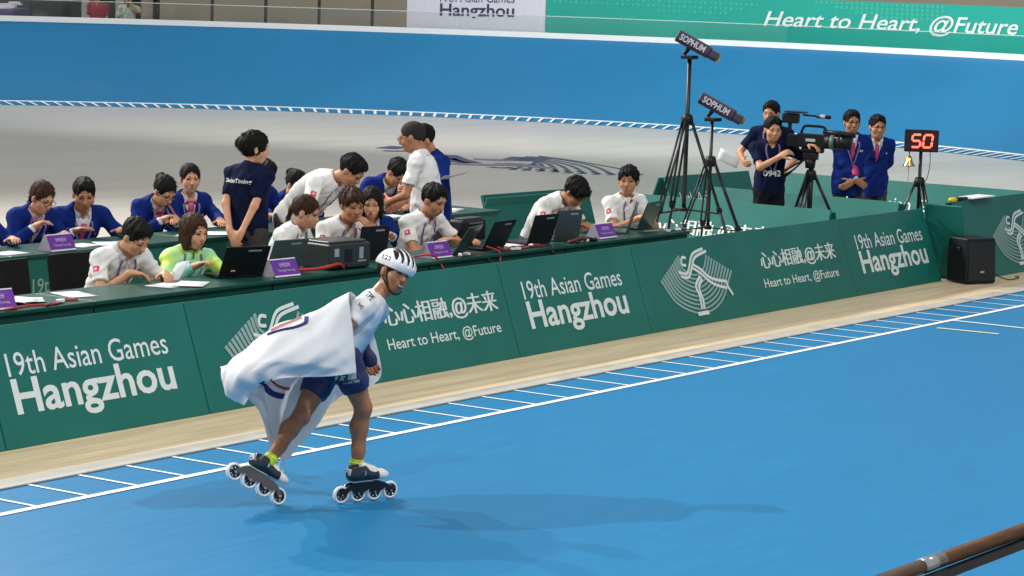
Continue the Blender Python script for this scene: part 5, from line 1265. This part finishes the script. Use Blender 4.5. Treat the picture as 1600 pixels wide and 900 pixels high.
for p_, c_ in ((.32, (.015, .022, .11, 1)), (.36, (.13, .30, .46, 1)), (.58, (.33, .47, .60, 1))): x = e.new(p_); x.color = c_
nt.links.new(ad.outputs[0], rp.inputs['Fac']); nt.links.new(rp.outputs['Color'], b_.inputs['Base Color'])
S = SDF(.0085)
S.el(hp + s1 * .03, (.143, .122, .15), C2, .05); S.el(md - s1 * .03, (.128, .098, .16), C2, .06); S.el(md + s2 * .10, (.150, .104, .165), C2, .06)
S.rc(sR, sL, .060, .060, .05); S.rc(sR, nb, .05, .060, .04); S.rc(sL, nb, .05, .060, .04)
for a, e_ in ((sR, eR), (sL, eL)): S.rc(a, a.lerp(e_, .72), .056, .051, .03, cuts=[(a.lerp(e_, .62), (e_ - a).normalized())])
nd = (hC + HH @ V3(0, -.025, -.07) - nb).normalized(); S.rc(nb + nd * .015, nb + nd * .14, .061, .075, .008, op=1)
suit, SV, SQ = sdf_obj('skinsuit_top', S, M_SUIT, sk, wrinkles(np.random.default_rng(4), .002, .10)); ST = bvh(SV, SQ)
S = SDF(.0085); M_SHORT = mat('shorts_navy', (.010, .014, .085), .5, var=.2, bump=.05, bscale=240)
S.el(hp - s1 * .0, (.146, .126, .14), C2, .04)
for h, kn in ((tR, kR), (tL, kL)): S.rc(h, h.lerp(kn, .45), .093, .083, .03); S.rc(h.lerp(kn, .45), h.lerp(kn, .95), .083, .058, .03, cuts=[(h.lerp(kn, .63), (kn - h).normalized())])
sh, HV, HQ = sdf_obj('shorts', S, M_SHORT, sk, wrinkles(np.random.default_rng(5), .002, .09)); HT = bvh(HV, HQ)
def decal(name, s, px, py, w, h, rot, tree, m, bold=.02, lift=.004):
    """flat print laid on the suit where the camera side sees it"""
    v, fc = text_mesh(s, bold); vs = []; ca, sa = math.cos(rot), math.sin(rot)
    for p in v:
        x, y = (float(p[0]) - .5) * w, (float(p[1]) - .5) * h; qx, qy = px + x * ca - y * sa, py - (x * sa + y * ca)
        o = L(J(qx, qy, -.8)); hh = tree.ray_cast(o, ray(qx, qy).normalized(), 2.); pt = hh[0] if hh[0] is not None else L(J(qx, qy, -.2)); vs.append(tuple(pt - ray(qx, qy).normalized() * lift))
    me = bpy.data.meshes.new(name); me.from_pydata(vs, [], fc); me.update(); link(name, me, sk, m)
M_INKD = mat('print_dark', (.03, .03, .05), .6)
decal('print', 'TPE', 578, 462, 15, 9, -.85, ST, M_INKD); decal('print', 'HC', 564, 478, 10, 6, -.8, ST, M_INKD)
# thigh number patch
def patch_px(name, quad, tree, m, n=6, lift=.004):
    g = []
    for i in range(n + 1):
        for j in range(n + 1):
            s, t = i / n, j / n; qx = (quad[0][0] * (1 - s) + quad[1][0] * s) * (1 - t) + (quad[3][0] * (1 - s) + quad[2][0] * s) * t; qy = (quad[0][1] * (1 - s) + quad[1][1] * s) * (1 - t) + (quad[3][1] * (1 - s) + quad[2][1] * s) * t
            o = L(J(qx, qy, -.8)); hh = tree.ray_cast(o, ray(qx, qy).normalized(), 2.); pt = hh[0] if hh[0] is not None else L(J(qx, qy, -.2)); g.append(pt - ray(qx, qy).normalized() * lift)
    mb = MB(); mb.add(g, [(i * (n + 1) + j, (i + 1) * (n + 1) + j, (i + 1) * (n + 1) + j + 1, i * (n + 1) + j + 1) for i in range(n) for j in range(n)]); mb.build(name, m, sk, smooth=True)
patch_px('number_patch', [(522, 572), (556, 570), (557, 592), (524, 596)], HT, mat('bib_grey', (.42, .46, .46), .6))
decal('number', '23', 533, 592, 22, 16, -.05, HT, M_INKD, .03, .006); decal('print', 'CHINESE TAIPEI', 549, 597, 26, 4, .15, HT, mat('lettering_white', (.7, .7, .7)), .0, .005)
# glove
S = SDF(.006); S.rc(wL - (wL - eL).normalized() * .04, wL + hd * .02, .034, .034, .02); S.el(wL + hd * .05, (.048, .056, .026), np.array([list(hd.cross(FW).normalized()), list(hd), list(hd.cross(FW).normalized().cross(hd))]).T, .02)
sdf_obj('glove', S, M_SHORT, sk, None, [(wL + hd * .098, hd), (wL - (wL - eL).normalized() * .055, (eL - wL).normalized())])
# socks
for an, kn, n_ in ((aR, kR, 0), (aL, kL, 1)):
    d = (kn - an).normalized(); S = SDF(.006); up_ = .080 if n_ == 0 else .045; S.rc(an - d * .005, an + d * up_, .040, .040, .01); sdf_obj('sock', S, mat('sock_lime', (.42, .62, .02), .7), sk, None, [(an + d * up_, d)])
    MB().lathe([(.0405, -.006), (.0415, -.006), (.0415, .006), (.0405, .006)], an + d * (up_ - .022), frame(d.cross(FW), d), 16).build('sock_band', mat('sock_band_yellow', (.7, .72, .1), .7), sk, smooth=True)

# helmet
hm = lambda x, y, z: hC + HH @ V3(x, y, z); MH = np.array(HH); c0 = (0, -.014, .058)
hk = empty('tmp'); COL.objects.unlink(hk); bpy.data.objects.remove(hk)
S = SDF(.0055); S.el(hm(*c0), (.097, .130, .090), MH, .02); S.el(hm(0, .055, .045), (.082, .070, .060), MH, .03); S.el(hm(0, -.095, .035), (.07, .05, .055), MH, .03)
S.el(hm(0, -.012, .025), (.080, .105, .090), MH, .008, 1)
HB = bvh(*S.mesh())
VP = []
vents = [(-.074, .55, .2), (-.048, .95, -.1), (-.017, 1.0, -.3), (.017, 1.0, -.3), (.048, .95, -.1), (.074, .55, .2)]
for x, fy, by in vents:
    pts = []
    for k in range(9):
        t = math.radians(-2 + (150 if abs(x) < .06 else 70) * k / 8) if abs(x) < .06 else math.radians(6 + 74 * k / 8)
        rx = math.sqrt(max(.02, 1 - (x / .100) ** 2)); yy, zz = .136 * rx * math.cos(t) * 1.02, .094 * rx * math.sin(t) * 1.02
        pts.append((x * (1 + .12 * (1 - k / 4)), yy + c0[1], zz + c0[2] + .004))
    for k in range(8):
        tap = .35 + .65 * math.sin(PI * (k + .5) / 8); S.rc(hm(*pts[k]), hm(*pts[k + 1]), .0165 * tap, .0165 * tap, .003, op=1)
    VP.append(pts)
n_ = HH @ V3(0, -.10, -1).normalized()
helm, _, _ = sdf_obj('helmet', S, mat('helmet_white', (.74, .75, .77), .25, var=.03, coat=.4), sk, None, [(hm(0, 0, .020), n_)])
for pts in VP:
    cc_ = hm(0, -.012, .03); out = []
    for k in range(9):
        p = hm(*pts[k]); d_ = (p - cc_).normalized(); h_ = HB.ray_cast(p + d_ * .06, -d_, .1); out.append((h_[0] if h_[0] is not None else p) - d_ * .003)
    cp = catmull(out, 4); n_v = len(cp); mbv = MB()
    for k in range(n_v - 1):
        def side_(i):
            d_ = (cp[i] - cc_).normalized(); t_ = (cp[min(i + 1, n_v - 1)] - cp[max(i - 1, 0)]).normalized(); w_ = .0145 * (.15 + .85 * math.sin(PI * i / (n_v - 1)) ** .6); s_ = d_.cross(t_).normalized() * w_; return cp[i] + s_, cp[i] - s_
        a_, b_2 = side_(k); c_, d_2 = side_(k + 1); mbv.poly([a_, c_, d_2, b_2])
    mbv.build('vent', M_BLACK, helm)
S = SDF(.007); S.el(hm(0, -.012, .046), (.086, .112, .086), MH, .01); S.el(hm(0, -.012, .02), (.076, .10, .082), MH, .006, 1)
sdf_obj('helmet_liner', S, M_BLACK, helm, None, [(hm(0, 0, .018), n_)])
MB().tube([hm(.080, .02, .03), hm(.072, .03, -.04), hm(.045, .055, -.105), hm(0, .062, -.122)], .004, 6).tube([hm(.078, -.05, .03), hm(.074, .0, -.045), hm(.045, .055, -.105)], .004, 6).tube([hm(-.080, .02, .03), hm(-.072, .03, -.04), hm(-.045, .055, -.105), hm(0, .062, -.122)], .004, 6).build('chin_strap', M_BLACK, helm)
decal('helmet_number', '123', 604, 402, 13, 7, -.30, bvh(*[np.array([v.co[:] for v in helm.data.vertices]), np.array([list(p.vertices) for p in helm.data.polygons])]), M_INKD, .02)
sk.location = SH

# ------------------------------------------------------------------ inline skates
def skate(heel, toe, upv, label, num, bo=0.):
    """heel / toe: axle centres of the outer wheels"""
    heel, toe = Vector(heel), Vector(toe); e1 = (toe - heel); Ls = e1.length; e1.normalize(); e2 = e1.cross(Vector(upv)).normalized(); e3 = e2.cross(e1)
    root = empty('inline_skate', (heel + toe) / 2, label, 'skate', 'the skater\'s inline skates'); c = (heel + toe) / 2; Q = lambda a, b, z: c + e1 * a + e2 * b + e3 * z
    T = Matrix((e1, e2, e3)).transposed(); R = .052; sp = Ls / 3
    Mty = mat('wheel_white', (.78, .79, .80), .3, var=.04, coat=.2); Mhub = mat('wheel_hub', (.012, .012, .014), .3, var=.2)
    RL = Matrix((e1, e3, -e2)).transposed()
    for k in range(4):
        wc = Q(-1.5 * sp + k * sp, 0, 0); wh = empty('wheel', wc); wh.parent = root; wh.location = wc - ORG[root.name]
        prof = [(.036, -.011), (.044, -.012), (.050, -.007), (R, 0), (.050, .007), (.044, .012), (.036, .011)]
        MB().lathe(prof, wc, RL, 30).build('tyre', Mty, wh, smooth=True)
        mb = MB(); mb.lathe([(.030, -.010), (.0365, -.0105), (.0365, .0105), (.030, .010)], wc, RL, 28); mb.lathe([(.0, -.012), (.013, -.012), (.013, .012), (.0, .012)], wc, RL, 16)
        for j in range(6):
            a = j * PI / 3 + k; mb.box(wc + RL @ V3(.021 * math.cos(a), .021 * math.sin(a), 0), (.024, .008, .014), RL @ rotm('Z', a))
        mb.build('hub', Mhub, wh)
        MB().lathe([(.0, -.021), (.006, -.021), (.006, .021), (.0, .021)], wc, RL, 10).build('axle', M_STEEL, wh)
    for s in (-1, 1):
        y = s * .017; pts = [(-1.62 * sp, -.008), (-1.62 * sp, .012), (-1.1 * sp, .052), (-.65 * sp, .066), (.9 * sp, .058), (1.2 * sp, .044), (1.62 * sp, .012), (1.62 * sp, -.008), (1.38 * sp, -.008), (1.15 * sp, .022), (.62 * sp, -.006), (.38 * sp, -.006), (.1 * sp, .022), (-.38 * sp, -.006), (-.62 * sp, -.006), (-1.0 * sp, .024), (-1.38 * sp, -.008)]
        MB().prism([Q(a, y, z) for a, z in pts], e2 * .0035 * s).build('frame_plate', mat('frame_black', (.02, .02, .022), .3, metal=.5) if num == 0 else mat('frame_pewter', (.14, .13, .13), .3, metal=.7), root)
    MB().box(Q(-.3 * sp, 0, .068), (sp * 1.2, .05, .01), T).build('mount_plate', M_STEEL, root, bevel=.002)
    Q0 = Q; Q = lambda a, b, z: Q0(a + bo, b, z); S = SDF(.0055); MT = np.array(T)
    S.el(Q(-.085, 0, .108), (.045, .034, .042), MT, .03); S.rc(Q(-.06, 0, .10), Q(.05, 0, .094), .036, .034, .03); S.rc(Q(-.070, 0, .11), Q(-.060, 0, .165), .041, .043, .03)
    S.rc(Q(-.03, 0, .13), Q(.06, 0, .10), .033, .030, .03); S.rc(Q(-.058, 0, .14), Q(-.056, 0, .22), .034, .036, .01, op=1)
    boot, _, _ = sdf_obj('boot', S, mat('boot_navy', (.012, .016, .03), .3, var=.3, scale=30, coat=.3), root, None, [(Q(0, 0, .074), -e3), (Q(-.062, 0, .158), e3)]); 
    S = SDF(.0055); S.rc(Q(.005, 0, .108), Q(.095, 0, .096), .037, .033, .02); S.el(Q(.11, 0, .093), (.042, .036, .026), MT, .02); S.rc(Q(-.022, 0, .150), Q(.04, 0, .122), .026, .028, .02)
    toe_, _, _ = sdf_obj('toe_shell', S, mat('boot_white', (.70, .69, .64), .35, coat=.2), root, None, [(Q(0, 0, .0735), -e3)])
    for k in range(5):
        a = .062 - k * .018; z = .126 + k * .0085; MB().tube([Q(a, -.028, z - .012), Q(a + .003, 0, z + .009), Q(a - .004, .028, z - .012)], .0035, 6).build('lace', M_INKD if k % 2 == 0 else M_PAPER, root)
    for s in (-1, 1): MB().lathe([(0, -.003), (.013, -.003), (.013, .003), (.008, .003), (.008, .0)], Q(-.035, s * .040, .118), RL, 14).build('dial', M_STEEL, root)
    MB().box(Q(-.118, 0, .125), (.018, .05, .04), T).build('heel_patch', mat('heel_grey', (.55, .55, .56), .4), root, bevel=.006)
    return Q
h0, t0 = at(533.6, 787, 0) + Vector((0, 0, .052)), at(607, 779, 0) + Vector((0, 0, .052)); d0 = (t0 - h0).normalized()
m0 = (h0 + t0) / 2; h0, t0 = m0 - d0 * .165, m0 + d0 * .165
skate(h0, t0, (0, 0, 1), 'front inline skate flat on the blue track, black boot with white toe', 0)
t1 = at(434, 789.5, 0) + Vector((0, 0, .052)); dpt = (t1 - CAM).dot(FW); h1 = CAM + ray(373, 741) * ((dpt - .15) / FOC); d1 = (t1 - h1).normalized()
skate(t1 - d1 * .32, t1, (aL + SH - (t1 - d1 * .21)).normalized(), 'rear inline skate tipped on its toe wheel behind the skater', 1, .035)

# ------------------------------------------------------------------ flag worn as a cape
CG = [[(556, 583, -.33), (505, 589, -.36), (440, 590, -.32), (405, 600, -.26), (381, 633, -.20)],
      [(553, 530, -.33), (497, 545, -.36), (425, 560, -.33), (375, 585, -.26), (357, 620, -.16)],
      [(546, 458, -.22), (497, 484, -.12), (440, 512, -.06), (387, 544, -.03), (347, 578, -.03)],
      [(574, 492, .20), (515, 530, .25), (450, 560, .22), (402, 580, .14), (366, 596, .02)],
      [(597, 577, .22), (540, 560, .28), (462, 600, .24), (415, 615, .17), (384, 612, .06)],
      [(583, 602, .22), (532, 622, .28), (472, 692, .24), (441, 716, .17), (402, 636, .09)]]
NR_, NC_ = 14, 20
rows = [catmull([J(*p) for p in r], NC_) for r in CG]
cols = [catmull([rows[i][j] for i in range(len(rows))], NR_) for j in range(len(rows[0]))]
grid = [[cols[j][i] for j in range(len(cols))] for i in range(len(cols[0]))]
nr, nc = len(grid), len(grid[0])
def cnorm(i, j):
    a = grid[min(i + 1, nr - 1)][j] - grid[max(i - 1, 0)][j]; b = grid[i][min(j + 1, nc - 1)] - grid[i][max(j - 1, 0)]; n = a.cross(b); return n.normalized() if n.length > 1e-9 else Vector((0, 0, 1))
NN = [[cnorm(i, j) for j in range(nc)] for i in range(nr)]
for i in range(nr):
    for j in range(nc):
        s, t = i / (nr - 1), j / (nc - 1); near = s < .42
        dx_, dy_ = t + .04, (s - .40) * 1.6; ph = math.atan2(dy_, dx_); rr_ = math.hypot(dx_, dy_)
        dx2, dy2 = t + .02, s * 1.6 + .02; ph2 = math.atan2(dy2, dx2); r2_ = math.hypot(dx2, dy2)
        crease = lambda x: 1 - abs(math.sin(x)) ** .6
        w = .030 * crease(4.2 * ph + .5) * min(1, rr_ * 2) * math.exp(-rr_ * .7) + .022 * crease(5.5 * ph2 + .3) * min(1, r2_ * 2) * math.exp(-r2_ * 1.4)
        w += .010 * math.sin(11 * t - 14 * s + 1.) + .006 * math.sin(34 * t + 10 * s) * t + .004 * math.sin(60 * s + 20 * t)
        fold = .018 * crease(16 * s + 3 * t) * max(0, t - .3) if near else .022 * crease(13 * t - 4 * s)
        edge = min(1, .25 + 3.0 * t)
        grid[i][j] = grid[i][j] + NN[i][j] * (w + fold) * edge
fl = empty('flag', J(470, 560), 'large white flag with red and navy bands streaming from the skater as a cape', 'flag')
mb = MB(); mb.add([p for r in grid for p in r], [(i * nc + j, i * nc + j + 1, (i + 1) * nc + j + 1, (i + 1) * nc + j) for i in range(nr - 1) for j in range(nc - 1)])
M_FLAG = mat('flag_cloth', (.80, .81, .83), .75, var=.02, bump=.06, bscale=400)
_bs = M_FLAG.node_tree.nodes['Principled BSDF']; _tr = M_FLAG.node_tree.nodes.new('ShaderNodeBsdfTranslucent'); _tr.inputs['Color'].default_value = (.75, .77, .8, 1); _mx = M_FLAG.node_tree.nodes.new('ShaderNodeMixShader'); _mx.inputs[0].default_value = .22
_out = [n for n in M_FLAG.node_tree.nodes if n.type == 'OUTPUT_MATERIAL'][0]
M_FLAG.node_tree.links.new(_bs.outputs[0], _mx.inputs[1]); M_FLAG.node_tree.links.new(_tr.outputs[0], _mx.inputs[2]); M_FLAG.node_tree.links.new(_mx.outputs[0], _out.inputs['Surface'])
cl = mb.build('cloth', M_FLAG, fl, smooth=True); so = cl.modifiers.new('solid', 'SOLIDIFY'); so.thickness = .0015; sb = cl.modifiers.new('sub', 'SUBSURF'); sb.levels = 1; sb.render_levels = 1
FT = BVHTree.FromPolygons([tuple(p) for r in grid for p in r], mb.f)
def band(pts, wid, m, name, far=False, lift=.006):
    out = []
    for (x, y) in pts:
        d = ray(x, y).normalized(); o = CAM + d * 10; h = FT.ray_cast(o, d, 10)
        if h[0] is None: continue
        if far:
            h2 = FT.ray_cast(h[0] + d * .02, d, 3); h = h2 if h2[0] is not None else h
        out.append(h[0] - d * lift)
    if len(out) > 1: MB().ribbon(out, wid, -FW).build(name, m, fl, smooth=True)
lerp2 = lambda P: [(p.x, p.y) for p in catmull([Vector((a, b, 0)) for a, b in P], 6)]
M_FN, M_FR = mat('flag_navy', (.02, .025, .17), .75), mat('flag_red', (.55, .07, .08), .75); M_FP = mat('flag_pink', (.62, .28, .26), .75)
band(lerp2([(479, 494), (477, 505), (462, 512), (440, 517), (418, 524)]), .024, M_FN, 'navy_band')
band(lerp2([(472, 497), (458, 503), (440, 510), (424, 518)]), .028, M_FP, 'red_band')
band(lerp2([(409, 597), (417, 608), (428, 616), (444, 620)]), .034, M_FN, 'navy_band')
band(lerp2([(423, 593), (432, 602), (445, 607), (453, 607)]), .018, M_FR, 'red_band')
MB().tube(catmull([J(441, 714, .15), J(444, 728, .1), J(438, 745, .05), J(435, 752, .02)], 6), .004, 6).tube(catmull([J(441, 714, .15), J(436, 728, .1), J(433, 742, .05), J(436, 752, .02)], 6), .004, 6).build('cord', M_PAPER, fl, smooth=True)
